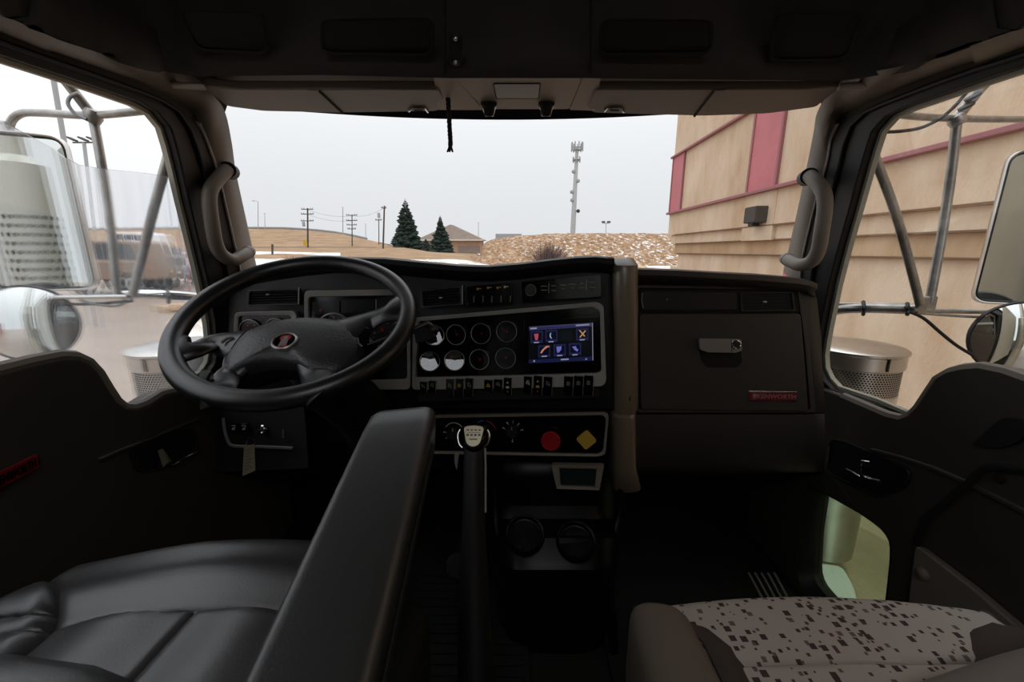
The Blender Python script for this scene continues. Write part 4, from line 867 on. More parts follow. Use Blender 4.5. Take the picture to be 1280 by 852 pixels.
# floor mats
b = MB(); b.box(R(-.14, .72, FL+.006), (.34, .75, .012)); fm = mesh_obj('floor_mat', b, M['mat'], bevel=.004); tag(fm, 'black ribbed rubber mat on the driver side floor', 'floor mat')
for k in range(26): 
    b = MB(); b.box(R(-.14, .37+k*.027, FL+.014), (.31, .008, .004)); part('rib', b, M['mat'], fm)
b = MB(); b.box(R(.50, .95, FL+.006), (.55, .8, .012)); fm = mesh_obj('floor_mat', b, M['mat'], bevel=.004); tag(fm, 'black rubber mat with raised ribs on the passenger side floor', 'floor mat')
for k in range(5):
    p0 = PZ(936+k*8.0, 716, 2.3+FL+.016); p1 = PZ(958+k*8.0, 757, 2.3+FL+.016); b = MB(); b.tube([p0, p1], .0035, 6); part('rib', b, M['silver_dark'], fm, label='worn pale ridge')

# ================================================================== STEERING WHEEL
Cw = R(-.444, .788, -.134); t_, a_ = 1.06, .148
wn = Vector((math.sin(a_)*math.cos(t_), -math.cos(a_)*math.cos(t_), math.sin(t_)))
wp = Plane(Cw, wn); we1 = wn.cross(Vector((0, 0, 1))).normalized(); we2 = wn.cross(we1)
if we1.x < 0: we1 = -we1; 
we2 = wn.cross(we1)
FW = Matrix(((we1.x, we2.x, wn.x, Cw.x), (we1.y, we2.y, wn.y, Cw.y), (we1.z, we2.z, wn.z, Cw.z), (0, 0, 0, 1)))
sw = thing('steering_wheel', 'large black four-spoke steering wheel with a round red emblem', 'steering wheel', Cw)
Rr = .2135
b = MB(); b.tube([FW @ Vector((Rr*math.cos(a), Rr*math.sin(a), 0)) for a in (k*2*math.pi/96 for k in range(96))], .0185, 20, closed=True); part('rim', b, M['wheel'], sw)
hubp = Plane(Cw-wn*.030, wn)
def hp(px, py, off=0): return hubp.at(px, py, off)
# airbag pad: domed outline
out = [(278, 452), (283, 441), (292, 428), (310, 416), (345, 404), (385, 399), (425, 402), (448, 409), (455, 424), (452, 440), (440, 455), (420, 468), (398, 470), (385, 466), (372, 459), (352, 456), (325, 458), (300, 466), (284, 470), (277, 464)]
oo = smooth_path([hp(*p) for p in out], 3, closed=True); cen = hp(362, 434)
rows = []
for sc_, h_ in ((1.0, -.028), (1.0, -.006), (.975, .004), (.93, .010), (.82, .016), (.6, .021), (.35, .0235), (.12, .024)): rows.append([cen.lerp(p, sc_)+wn*h_ for p in oo])
b = MB(); b.grid(rows, closed=True); b.face(rows[-1]); hub = part('airbag_pad', b, M['hub'], sw, label='grained centre pad')
b = MB(); b.grid([[cen.lerp(p, s_)-wn*h_ for p in oo] for s_, h_ in ((1.03, .012), (1.0, .035), (.75, .055), (.3, .07))], closed=True); part('hub_back', b, M['black'], sw)
def spoke(pts, ws, hs, m='wheel', nm='spoke'):
    P = smooth_path(pts, 5); n = len(P); rows = []
    for i, p in enumerate(P):
        t = i/(n-1); w_ = interp(list(zip([k/(len(ws)-1) for k in range(len(ws))], ws)), t); h_ = hs
        tg_ = (P[min(i+1, n-1)]-P[max(i-1, 0)]).normalized(); side = wn.cross(tg_).normalized()
        rows.append([p+side*w_*math.cos(q)+wn*h_*math.sin(q) for q in (2*math.pi*k/14 for k in range(14))])
    b = MB(); b.grid(rows, closed=True); b.face(rows[0]); b.face(rows[-1]); return part(nm, b, M[m], sw)
wr = lambda px, py: wp.at(px, py)
spoke([wr(214, 436), wr(240, 433)-wn*.006, hp(268, 430, .002), hp(300, 430, .004)], [.042, .026, .028, .04], .013)
spoke([wr(504, 384), wr(484, 388)-wn*.006, hp(462, 402, .002), hp(430, 416, .004)], [.046, .028, .03, .05], .013)
spoke([wr(252, 487), wr(268, 481)-wn*.008, hp(284, 471, -.002), hp(300, 458, .0)], [.05, .032, .024, .024], .013)
spoke([wr(415, 488), wr(402, 478)-wn*.006, hp(396, 468, .0), hp(392, 452, .002)], [.05, .034, .028, .03], .013)
# thumb switch pods on the side spokes
for pts in ([(273, 426), (284, 421), (297, 420), (291, 436), (282, 444), (272, 436)], [(446, 412), (456, 410), (464, 413), (462, 428), (454, 436), (448, 432)]):
    b = MB(); b.slab([hp(*p, .004) for p in pts], wn*.007); part('switch_pod', b, M['gloss'], sw, bevel=.004, seg=3)
b = MB(); b.tube([hp(277, 428, .019), hp(284, 423, .019), hp(292, 421, .018)], .003, 6, flat=.5); part('switch_glint', b, M['silver'], sw)
# worn stitched edge of the pad
b = MB(); b.tube([hp(px+random.uniform(-1, 1), py, .006+.001*(k % 2)) for k, (px, py) in enumerate([(297, 422), (294, 427), (295, 432), (291, 437), (292, 442), (288, 448), (289, 454), (285, 460)])], .0016, 5); part('pad_edge', b, M['deep'], sw)
# emblem
ep = hp(355.5, 426, .025); FE = FW.copy(); FE.translation = ep; FE = FE @ Matrix.Rotation(math.radians(2), 4, 'Z')
b = MB(); b.lathe([(.0235, -.006), (.0235, .001), (.0215, .0028), (.0195, .0022), (.0195, 0)], FE @ Matrix.Diagonal((1.0, 1.0, 1, 1)), 36, caps=False); em = part('emblem', b, M['silver'], sw, label='round emblem, red figure on black with a chrome ring')
b = MB(); b.lathe([(.020, .0004), (.0001, .0004)], FE, 30); part('emblem_field', b, M['gloss'], em)
b = MB()
for k in range(4): x = -.0055+k*.0032; b.slab([Vector((x-.001, -.014, .001)), Vector((x+.0012, -.014, .001)), Vector((x+.0026, .004, .001)), Vector((x, .004, .001))], (0, 0, .0006))
b.lathe([(.0045, .0008), (.0045, .0016), (.0001, .0018)], Matrix.Translation((.001, .008, 0)), 12)
b.v = [FE @ v for v in b.v]; part('emblem_figure', b, M['silver'], em)
b = MB(); b.slab([Vector(v+(.0006,)) for v in [(-.0085, -.016), (.008, -.016), (.0065, .000), (.009, .004), (.011, .010), (.007, .016), (-.003, .017), (-.009, .013), (-.0095, .006), (-.006, 0)]], (0, 0, .0004)); b.v = [FE @ v for v in b.v]; part('emblem_script', b, mat('emblem_red', 'b01c30', .4), em)
fx = FE.copy(); fx.translation = hp(356, 441, .024); b = MB(); b.tube([fx @ Vector((.004*math.cos(a), .004*math.sin(a), 0)) for a in (k*math.pi/6 for k in range(12))], .0006, 4, closed=True); part('pad_mark', b, M['black'], sw)
# column, shroud, stalks
col = thing('steering_column', 'black steering column shroud running down behind the steering wheel', 'steering column', Cw-wn*.25)
ax = (-wn*.6+Vector((0, .5, -.2))).normalized()
b = MB(); b.tube([Cw-wn*.07, Cw-wn*.13, Cw-wn*.22+Vector((0, .03, 0)), R(-.42, 1.0, -.42), R(-.40, 1.2, -.72), R(-.40, 1.35, -.95)], [.045, .062, .07, .075, .085, .09], 20); part('shroud', b, M['deep'], col)
b = MB(); b.tube(smooth_path([Cw-wn*.12+Vector((.04, 0, 0)), PY(480, 425, .86), PY(520, 412, .84), PY(538, 405, .83)], 5), [.006]*10+[.009]*6, 10); st = part('stalk', b, M['black'], col)
b = MB(); b.hexa([PY(*p, y) for y in (.825, .85) for p in ((517, 412), (537, 403), (541, 424), (520, 430))]); part('stalk_paddle', b, M['deep'], col, bevel=.004)
b = MB(); b.tube([PY(518, 411, .823), PY(536, 403, .823), PY(541, 406, .823)], .0015, 6); part('stalk_edge', b, M['silver'], col)

# ================================================================== SEATS
def cushion_grid(fx, x0, x1, y0, y1, n=70, m=60):
    return [[fx(x0+(x1-x0)*i/n, y0+(y1-y0)*j/m) for i in range(n+1)] for j in range(m+1)]
def sst(a, b_, x): t = max(0, min(1, (x-a)/(b_-a))); return t*t*(3-2*t)
zs = -.47
ds = thing('driver_seat', 'black leather driver seat with stitched panels facing the steering wheel', 'seat', R(-.40, .3, FL))
def dseat(x, y):
    fr = .572+.008*math.cos((x+.40)*7)-.55*max(0, -.50-x)**1.5
    z = zs+.010*math.exp(-((x+.4)/.16)**2)
    z += -.03*sst(fr-.06, fr, y)**2-.13*sst(fr-.02, fr+.04, y)
    seam = .418-.7*(x+.38)**2
    z -= .011*math.exp(-((y-seam)/.0042)**2)
    xs = -.416
    if y < seam: z -= .011*math.exp(-((x-xs)/.0042)**2); z += .010*math.sin(math.pi*sst(-.60, xs, x))+.010*math.sin(math.pi*sst(xs, -.25, x))
    else: z += .012*math.exp(-((y-seam-.05)/.03)**2)
    bl = -.573-10.7*max(0, y-.37)**2
    z -= .018*math.exp(-((x-bl)/.007)**2)
    if x < bl: z += .012*sst(bl, bl-.03, x)-.008*math.exp(-((y-.405-.2*(x+.6))/.004)**2)
    z += -.14*sst(-.660, -.71, x)**1.3 - .12*sst(-.22, -.18, x)
    yy = min(y, fr+.012)
    return R(x, yy, z)
b = MB(); b.grid(cushion_grid(dseat, -.74, -.175, .0, .62, 180, 180)); part('seat_cushion', b, M['leather'], ds, label='black leather cushion', solid=-.01)
# piping along the middle seam, at the front
b = MB(); b.tube([dseat(-.412, y)+Vector((0, 0, .009)) for y in (.05, .2, .3, .35, .39, .412)], .0022, 6); part('piping', b, mat('worn_piping', '77706a', .5), ds)
b = MB(); b.tube([dseat(x, y)+Vector((0, 0, .001)) for x, y in ((-.45, .574), (-.43, .570), (-.41, .562), (-.39, .557), (-.36, .560), (-.32, .566))], .0014, 5); part('front_piping', b, M['mark_dim'], ds)
b = MB(); b.box(R(-.42, .28, -.62), (.56, .52, .16)); part('seat_frame', b, M['deep'], ds, bevel=.03)
b = MB(); b.box(R(-.42, .28, -.86), (.36, .36, .28)); part('suspension_base', b, M['deep'], ds, bevel=.01)
b = MB(); b.hexa([R(*p) for p in [(-.66, -.12, -.5), (-.18, -.12, -.5), (-.18, .04, -.5), (-.66, .04, -.5), (-.64, -.30, .02), (-.2, -.30, .02), (-.2, -.18, .02), (-.64, -.18, .02)]]); part('backrest', b, M['leather'], ds, bevel=.04, seg=4)
b = MB(); b.tube([R(-.66, .30, -.452), R(-.546, .30, -.453), R(-.46, .297, -.462), R(-.40, .292, -.478), R(-.34, .27, -.515)], [.045, .045, .045, .043, .035], 14); part('lumbar_roll', b, M['leather'], ds)
# arm rest
A = dict(f0=Vector((-.205, .500)), f1=Vector((-.117, .525)), r0=Vector((-.178, -.02)), r1=Vector((-.085, -.02)))
zt0, zt1 = -.214, -.335; hh = .085
arm = MB(); n = 16; rows = []
for k in range(n+1):
    t = k/n; L_ = A['f0'].lerp(A['r0'], t); R_ = A['f1'].lerp(A['r1'], t); z = zt0+(zt1-zt0)*t; drop = 0
    if k == 0: z -= .002
    y0_, y1_ = L_.y, R_.y; w_ = R_.x-L_.x; h2 = hh
    sec = rnd([Vector((L_.x, y0_, z)), Vector((R_.x, y1_, z)), Vector((R_.x-.006, y1_, z-h2)), Vector((L_.x+.012, y0_, z-h2))], [.016, .022, .02, .02], 6)
    rows.append([R(p.x, p.y, p.z+(.003 if 0 else 0)) for p in sec])
f_ = rows[0]; c_ = sum(f_, Vector())/len(f_); cap = [c_.lerp(p, .86)+Vector((0, .012, 0)) for p in f_]
rows = [[c_.lerp(p, .8)+Vector((0, .020, 0)) for p in f_], [c_.lerp(p, .95)+Vector((0, .014, 0)) for p in f_]]+rows
arm.grid(rows, closed=True); arm.face(rows[0]); arm.face(rows[-1])
part('armrest', arm, M['armleather'], ds, label='long padded armrest')
rightside = [rows[k][13] for k in range(3, len(rows))]
b = MB(); b.tube([p+Vector((.001, 0, -.012)) for p in rightside], .0016, 6); part('armrest_seam', b, M['deep'], ds)

zp = -.492
psx = .40
ps = thing('passenger_seat', 'grey speckled cloth passenger seat with tan side bolsters', 'seat', R(psx, .25, FL))
def pseat(x, y):
    fr = .500-.02*abs((x-.43)/.25)**2.0
    z = zp+.006*math.cos((x-.43)*6)-.09*sst(fr-.03, fr+.02, y)**1.5-.006*sst(fr-.10, fr, y)
    z -= .007*math.exp(-((y-.385-.02*(x-.43))/.004)**2)
    z -= .03*sst(.19, .15, x)+.03*sst(.66, .72, x)
    return R(x, min(y, fr+.012), z)
b = MB(); b.grid(cushion_grid(pseat, .21, .645, .0, .54, 90, 120)); part('seat_cushion', b, M['cloth'], ps, label='grey cloth cushion with dark speckles', solid=-.01)
b = MB()
for k in range(46):
    x = .235+k*.0088; y = .385+.02*(x-.43); p = R(x, y+.005, zp+.004); b.tube([p, p+Vector((.004, .001, 0))], .0011, 4)
part('stitching', b, M['mark_dim'], ps)
def bol(pts_c, rad, nm, m, flat=1):
    b = MB(); b.tube(smooth_path(pts_c, 5), rad, 18, flat=flat); part(nm, b, m, ps)
def bolster(side, nm):
    b = MB(); rows = []
    for k in range(22):
        t = k/21; y = .497-.50*t; e = (.600-.070*sst(.47, .37, y)) if side > 0 else (.215+.058*sst(.475, .40, y)); fd = .05*(1-sst(0, .16, t))
        rows.append([R(e+side*w_, y, zp+h_-fd) for w_, h_ in ((-.004, -.02), (0, .004), (.018, .014), (.045, .020), (.075, .014), (.10, -.01), (.112, -.07), (.112, -.16)) if side > 0 or w_ < .06])
    b.grid(rows); b.face(rows[0]); part(nm, b, M['bolster_dark'], ps, solid=-.004)
bolster(1, 'right_bolster'); bolster(-1, 'left_bolster')
# inner arm rest of the passenger seat (tan)
zA = -.345
def armrest2(L0, R0, L1, R1, z0, z1, h, m, lab, r=(.02, .02, .02, .02)):
    rows = []
    for k in range(13):
        t = k/12; L_ = Vector(L0).lerp(Vector(L1), t); R_ = Vector(R0).lerp(Vector(R1), t); z = z0+(z1-z0)*t
        sec = rnd([Vector((L_.x, L_.y, z)), Vector((R_.x, R_.y, z)), Vector((R_.x, R_.y, z-h)), Vector((L_.x, L_.y, z-h))], list(r), 6); rows.append([R(*p) for p in sec])
    f_ = rows[0]; c_ = sum(f_, Vector())/len(f_)
    rows = [[c_.lerp(p, .3)+Vector((0, .022, 0)) for p in f_], [c_.lerp(p, .75)+Vector((0, .017, 0)) for p in f_], [c_.lerp(p, .93)+Vector((0, .008, 0)) for p in f_]]+rows
    b = MB(); b.grid(rows, closed=True); b.face(rows[0]); b.face(rows[-1]); part('armrest', b, m, ps, label=lab)
armrest2((.120, .352), (.180, .342), (.115, -.05), (.215, -.05), -.362, -.39, .12, M['bolster'], 'tan padded inner armrest', (.03, .026, .02, .02))
b = MB(); b.box(R(.42, .25, -.64), (.5, .45, .2)); part('seat_frame', b, M['deep'], ps, bevel=.03)
b = MB(); b.box(R(.42, .25, -.87), (.4, .36, .26)); part('seat_base', b, M['deep'], ps, bevel=.01)
b = MB(); b.hexa([R(*p) for p in [(.16, -.14, -.5), (.68, -.14, -.5), (.68, .0, -.5), (.16, .0, -.5), (.18, -.32, .12), (.66, -.32, .12), (.66, -.2, .12), (.18, -.2, .12)]]); part('backrest', b, M['bolster'], ps, bevel=.04, seg=4)
bol([R(.34, .285, -.50), R(.405, .295, -.471), R(.45, .299, -.455), R(.532, .305, -.426), R(.66, .31, -.40)], .045, 'backrest_wing', mat('grey_wing_cloth', '8a827d', .9, spec=.2))
# ================================================================== OUTSIDE: ground and land
b = MB(); b.grid([[Vector((x, y, 0)) for x in (-60, -20, -5, 5, 20, 60)] for y in (-40, -10, 0, 10, 20.2)]); struct('ground', b, M['asphalt'])
def crest(px): return interp([(-200, 292), (60, 289), (220, 287), (310, 286.5), (360, 287), (395, 289), (430, 293), (470, 302), (500, 308), (540, 315), (600, 317), (1300, 317)], px)
# rising land left and ahead: a fan of strips
def uof(px): d = ray(px, 313); return d.x/d.y
LROW = [(20, 371.5), (26, 354), (33, 341), (40, 334.5), (50, 327), (60, 321.5), (70, 316.5), (85, 311.5), (100, 307), (150, 280)]
RROW = [(20, 371.5), (26, 354), (33, 342), (40, 336), (50, 332.5), (60, 331), (150, 323)]
def gz(px, y):
    if y <= 20: return 0.0
    w_ = sst(570, 620, px); r_ = interp(LROW, y)*(1-w_)+interp(RROW, y)*w_; r_ = max(r_, crest(px)) if y > 60 else r_
    return 2.3-y*(r_-313)/508
fieldz = gz
rows = []
for y in (20, 23, 26, 30, 33, 36, 40, 45, 50, 55, 60, 65, 70, 78, 85, 92, 100, 112, 125, 138, 150, 165, 180):
    rr = []
    for px in range(-260, 1400, 15):
        u = uof(px); yy = min(y, 150); z = 2.3+(gz(px, yy)-2.3)*(y/yy)
        rr.append(Vector((u*y, y, z-(.0 if y < 160 else 2))))
    rows.append(rr)
b = MB(); b.grid(rows[:7]); struct('ground', b, M['asphalt'])
b = MB(); b.grid(rows[6:]); struct('field', b, M['grass'])
def strip(y0, y1, px0, px1, m, name, dz=.04, wob=1.5):
    g = [[] for _ in range(9)]
    for k in range(61):
        px = px0+(px1-px0)*k/60; u = uof(px); a = y0+wob*math.sin(k*.5); c = y1+wob*math.cos(k*.37)
        for q in range(9): y = lerp(a, c, q/8); g[q].append(Vector((u*y, y, gz(px, y)+dz)))
    b = MB(); b.grid(g); return tag(mesh_obj(name, b, m), kind='structure')
ss = mat('patchy_snow', 'eeeeee', .9, col2='b09a80', vscale=.45, thr=(.50, .60), stretch=(.7, .9, 1))
strip(36, 56, -260, 840, ss, 'snow_verge', wob=1)
strip(66, 74, -260, 425, ss, 'snow_strip', wob=2.5)
strip(92, 95, -260, 470, mat('bare_earth', '7a6250', .95), 'dirt_track', wob=.5)
strip(108, 140, 475, 600, M['snow'], 'snow_strip', wob=3)
# road along the crest
b = MB(); pts = []
for px in range(-260, 480, 20): u = uof(px); pts.append(Vector((u*149, 149, gz(px, 149)+.3)))
b.tube(pts, .45, 6); tag(mesh_obj('guard_rail', b, mat('far_road', '8d8f92', .8)), 'thin grey road barrier along the top of the left hill', 'barrier')
# right mound
def mc(px): return interp([(560, 322), (600, 318), (604, 306), (612, 300), (640, 296), (680, 293), (720, 292), (800, 292.5), (850, 293), (1000, 296), (1300, 300)], px)
rows = []
for y in (37, 42, 47, 52, 57, 62, 68, 74, 80, 90):
    rr = []
    for k, px in enumerate(range(560, 1300, 5)):
        u = uof(px); h = 2.3+75*(313-mc(px))/508; t = sst(50, 75, y) if y < 76 else 1-.3*(y-76)/14
        g0_ = gz(px, min(y, 55)); z = lerp(g0_, max(h, g0_), t)+random.uniform(-.07, .07)*t
        rr.append(Vector((u*y, y, z-.35*(1-t))))
    rows.append(rr)
b = MB(); b.grid(rows); struct('mound', b, M['mound'])
# gravel windrow (a snow and gravel heap at the foot)
def heap(name, lab, cat, px0, px1, y, h, m, n=26):
    rows = []
    for k in range(n+1):
        t = k/n; px = px0+(px1-px0)*t; u = uof(px); hh_ = h*math.sin(math.pi*t)**.6*(.8+.35*math.sin(k*1.9)*math.sin(k*.7))
        g_ = gz(px, y); rows.append([Vector((u*(y-1.6), y-1.6, gz(px, y-1.6)-.03)), Vector((u*(y-.8), y-.8, g_+hh_*.6)), Vector((u*y, y, g_+hh_+.02)), Vector((u*(y+1), y+1, g_+hh_*.5)), Vector((u*(y+2), y+2, g_-.05))])
    b = MB(); b.grid(rows); tag(mesh_obj(name, b, m), lab, cat)
gs = mat('dirty_snow', 'efeae2', .9, col2='b49c80', vscale=1.3, thr=(.45, .62), bump=.8, bscale=4)
heap('snow_bank', 'long dirty snow bank in front of the house and spruces', 'snow bank', 470, 575, 46, .55, gs)
heap('snow_bank', 'low gravelly snow heap at the foot of the scrubby mound', 'snow bank', 715, 812, 45, 1.0, mat('gravel_snow', 'c9b294', .95, col2='a88d6c', vscale=2, bump=.6, bscale=5))
heap('snow_bank', 'small broken snow ridge with dark clods left of the mound', 'snow bank', 590, 660, 41, .2, gs, 14)
# ---- conifers
def conifer(px, rt, rb, y, wpx, lab, seed):
    rg = random.Random(seed); base = PY(px, rb, y); top = PY(px, rt, y); Hh = top.z-base.z; Rm = wpx/508*y/2
    t = thing('spruce_tree', lab, 'tree', base, 'spruces by the far house')
    b = MB(); b.tube([base-Vector((0, 0, .3)), base+Vector((0, 0, Hh*.97))], [.22, .03], 7); part('trunk', b, M['bark'], t)
    b = MB(); n = 30
    for i in range(n):
        f = i/(n-1); z = Hh*(.05+.95*f); r = Rm*(1-f)**.8*(.8+.3*rg.random())+.1; nb = int(13-7*f)
        for j in range(nb):
            a = 2*math.pi*(j+rg.random()*.6)/nb+i; rr_ = r*rg.uniform(.7, 1.12); c, s_ = math.cos(a), math.sin(a)
            o = base+Vector((0, 0, z)); tip = o+Vector((c*rr_, s_*rr_, -rr_*.22+.12)); w_ = rr_*.26+.08; sd = Vector((-s_, c, 0))*w_
            m_ = o.lerp(tip, .6)
            b.add([o, m_+sd-Vector((0, 0, .10*rr_)), tip, m_-sd-Vector((0, 0, .10*rr_)), m_+Vector((0, 0, .14*rr_+.05)), m_-Vector((0, 0, .25*rr_+.1))], [(0, 1, 4), (1, 2, 4), (2, 3, 4), (3, 0, 4), (0, 5, 1), (1, 5, 2), (2, 5, 3), (3, 5, 0)])
    part('foliage', b, M['spruce'], t, smooth=0)
conifer(510, 249, 316, 98, 50, 'taller dark spruce tree standing left of the far house', 3)
conifer(552, 270, 317, 94, 36, 'shorter dark spruce tree in front of the far house', 5)
conifer(533, 299, 317, 108, 20, 'small bushy spruce between the two bigger spruces', 8)
# ---- house
hy = 112
def HP(px, py, y=hy): return PY(px, py, y)
h_ = thing('house', 'low tan house with a brown hipped roof behind the spruces', 'house', HP(560, 319))
x0, x1 = HP(527, 318).x, HP(600, 318).x; zb, ze = HP(560, 319.5).z-.3, HP(560, 299.5).z; zt = HP(560, 279).z; xa = HP(560, 280).x
b = MB(); b.hexa([Vector(v) for v in [(x0, hy, zb), (x1, hy, zb), (x1, hy+12, zb), (x0, hy+12, zb), (x0, hy, ze), (x1, hy, ze), (x1, hy+12, ze), (x0, hy+12, ze)]]); part('wall', b, M['brick'], h_)
b = MB(); e = 1.0; b.add([Vector(v) for v in [(x0-e, hy-e, ze), (x1+e, hy-e, ze), (x1+e, hy+12+e, ze), (x0-e, hy+12+e, ze), (xa-.3, hy+5, zt), (xa+.3, hy+7, zt)]], [(0, 1, 4), (1, 2, 5, 4), (2, 3, 5), (3, 0, 4, 5), (0, 3, 2, 1)]); part('roof', b, M['roof'], h_, smooth=0)
b = MB(); b.box(((x0+x1)/2, hy-e-.05, ze-.1), (x1-x0+2.2*e, .12, .34)); part('fascia', b, M['cream'], h_)
for px, w_, hgt, m, nm in ((538, 3.0, 1.7, 'carglass', 'window'), (553, 1.2, 2.4, 'cream', 'door'), (586, 6.0, 2.4, 'roof', 'garage_door')):
    c = HP(px, 311); b = MB(); b.box((c.x, hy-.06, zb+1.7), (w_, .1, hgt)); part(nm, b, M[m], h_)
# ---- poles
def pole(px, rt, rb, y, arms, lab, w_=.16, trans=False, grp='utility poles in the field', lean=0):
    base = PY(px, rb, y); top = PY(px+lean, rt, y); t = thing('utility_pole', lab, 'pole', base, grp)
    b = MB(); b.tube([base-Vector((0, 0, .5)), top], [w_*1.25, w_], 8); part('pole', b, M['wood'], t)
    for r_, half in arms:
        c = PY(px+lean*.8, r_, y); b = MB(); b.box(c+Vector((0, -.15, 0)), (half*2, .14, .16)); ca = part('crossarm', b, M['wood'], t)
        for k in (-.95, -.55, .55, .95):
            b = MB(); b.lathe([(.07, 0), (.1, .12), (.05, .28)], Matrix.Translation(c+Vector((half*k, -.15, .07))), 7); part('insulator', b, M['polegrey'], ca)
    if trans: b = MB(); c = PY(px-5, trans, y); b.lathe([(.3, -.5), (.32, .4), (.2, .55)], Matrix.Translation(c), 12); part('transformer', b, M['polegrey'], t)
pole(384.5, 260, 306, 92, [(261.5, 1.3), (267.5, 1.4), (276, 1.4)], 'dark utility pole with three crossarms and a transformer on the left field', trans=280)
pole(440, 268, 308, 98, [(269, 1.3), (275.5, 1.3), (281, 1.2), (286, 1.0)], 'slim utility pole with four crossarms in the middle of the field', w_=.11)
pole(478.5, 257, 313, 88, [(260, .5)], 'leaning dark utility pole beside the taller spruce', trans=269, lean=2.0)
pole(473.5, 273, 313, 104, [(275, .8)], 'thin short utility pole just left of the leaning one', w_=.1)
b = MB(); a = PY(322, 302, 92); b.box(PY(381.5, 303.5, 91.6), (.9, .1, 1.4)); tag(mesh_obj('marker_board', b, M['yellow']), 'small yellow marker board at the foot of the transformer pole', 'sign')
def lamp(px, rt, rb, y, lab, arm=0, w_=.1, twin=False, nm='street_lamp', grp='distant street lamps', mm='polegrey'):
    base = PY(px, rb, y); top = PY(px, rt, y); t = thing(nm, lab, 'street lamp', base, grp)
    b = MB(); b.tube([base-Vector((0, 0, .5)), top], [w_*1.3, w_], 8)
    if arm: b.tube([top, top+Vector((arm*.5, 0, .35)), top+Vector((arm, 0, .3))], w_*.7, 6)
    part('pole', b, M[mm], t)
    b = MB()
    if twin:
        for sd in (-1, 1): b.hexa([top+Vector((sd*.5+x, yy, z+.1)) for z in (0, .28) for x, yy in ((-.28, -.3), (.28, -.3), (.28, .3), (-.28, .3))])
        b.box(top, (1.3, .1, .08))
    else: b.box(top+Vector((arm, 0, .28)), (.9 if arm else .5, .35, .2))
    part('lamp_head', b, M['wood' if twin else mm], t)
lamp(322.5, 252, 287, 148, 'tall curved street lamp on the crest beside the left pillar', arm=-1.6)
lamp(331, 268, 287.5, 145, 'shorter distant street lamp right of the curved one', w_=.08)
lamp(428.5, 260, 291, 160, 'tall thin mast on the crest between the utility poles', w_=.14)
lamp(457, 281, 304, 160, 'small thin mast behind the snowy road right of the slim pole', w_=.1)
lamp(598, 279.5, 300, 160, 'thin lamp mast behind the house roof', w_=.1)
lamp(757.5, 279, 293, 78, 'twin headed area light on top of the scrubby mound', twin=True, w_=.05)
b = MB()
for pxa, ra, pxb, rb_ in ((384, 262, 440, 270), (384, 268, 440, 276), (440, 270, 478, 261)):
    A_, B_ = PY(pxa, ra, 92), PY(pxb, rb_, 97); b.tube([A_.lerp(B_, k/8)-Vector((0, 0, 1.0*math.sin(math.pi*k/8)*.6)) for k in range(9)], .02, 4)
tag(mesh_obj('power_line', b, M['wood']), 'thin sagging power lines strung between the far poles', 'cable')
# post with snow
b = MB(); b.tube([PY(340.5, 318, 57), PY(340.5, 305, 57)], .14, 8); tag(mesh_obj('marker_post', b, M['wood']), 'short dark post standing in the snow left of the wheel', 'post')
# telecom tower
ty = 112; tb = PY(715.5, 298, ty); tt = PY(721.5, 184, ty)
tw = thing('telecom_tower', 'tall pale mobile phone tower with antennas behind the mound', 'tower', tb)
b = MB(); b.tube([tb-Vector((0, 0, 2)), tb.lerp(tt, .5), tt], [.75, .6, .42], 14); part('mast', b, M['concrete'], tw)
for f in (.965, .86):
    c = tb.lerp(tt, f); b = MB(); b.lathe([(.9, 0), (1.1, .12), (1.1, .22), (.9, .3)], Matrix.Translation(c), 14); part('platform', b, M['polegrey'], tw)
for k in range(9):
    a = 2*math.pi*k/9; c = tt+Vector((1.45*math.cos(a), 1.45*math.sin(a), .1)); b = MB(); b.box(c, (.28, .22, 2.1), Matrix.Rotation(a, 3, 'Z')); b.tube([tt+Vector((0, 0, 0)), c], .07, 5); part('antenna', b, M['polegrey'], tw)
for k in range(6):
    a = 2*math.pi*k/6+.3; c = tb.lerp(tt, .87)+Vector((.95*math.cos(a), .95*math.sin(a), 0)); b = MB(); b.box(c, (.25, .2, 1.3), Matrix.Rotation(a, 3, 'Z')); part('antenna', b, M['polegrey'], tw)
for f, dx in ((.74, -.7), (.64, .65), (.52, -.85), (.43, -.7), (.31, 1.1)):
    c = tb.lerp(tt, f)+Vector((dx, -.4, 0)); b = MB(); b.lathe([(.5, 0), (.42, .3), (.1, .42)], Matrix.Translation(c) @ Matrix.Rotation(math.pi/2, 4, 'X'), 12); b.tube([c, c-Vector((dx, 0, 0))], .08, 5); part('dish', b, M['polegrey' if f > .35 else 'wood'], tw)
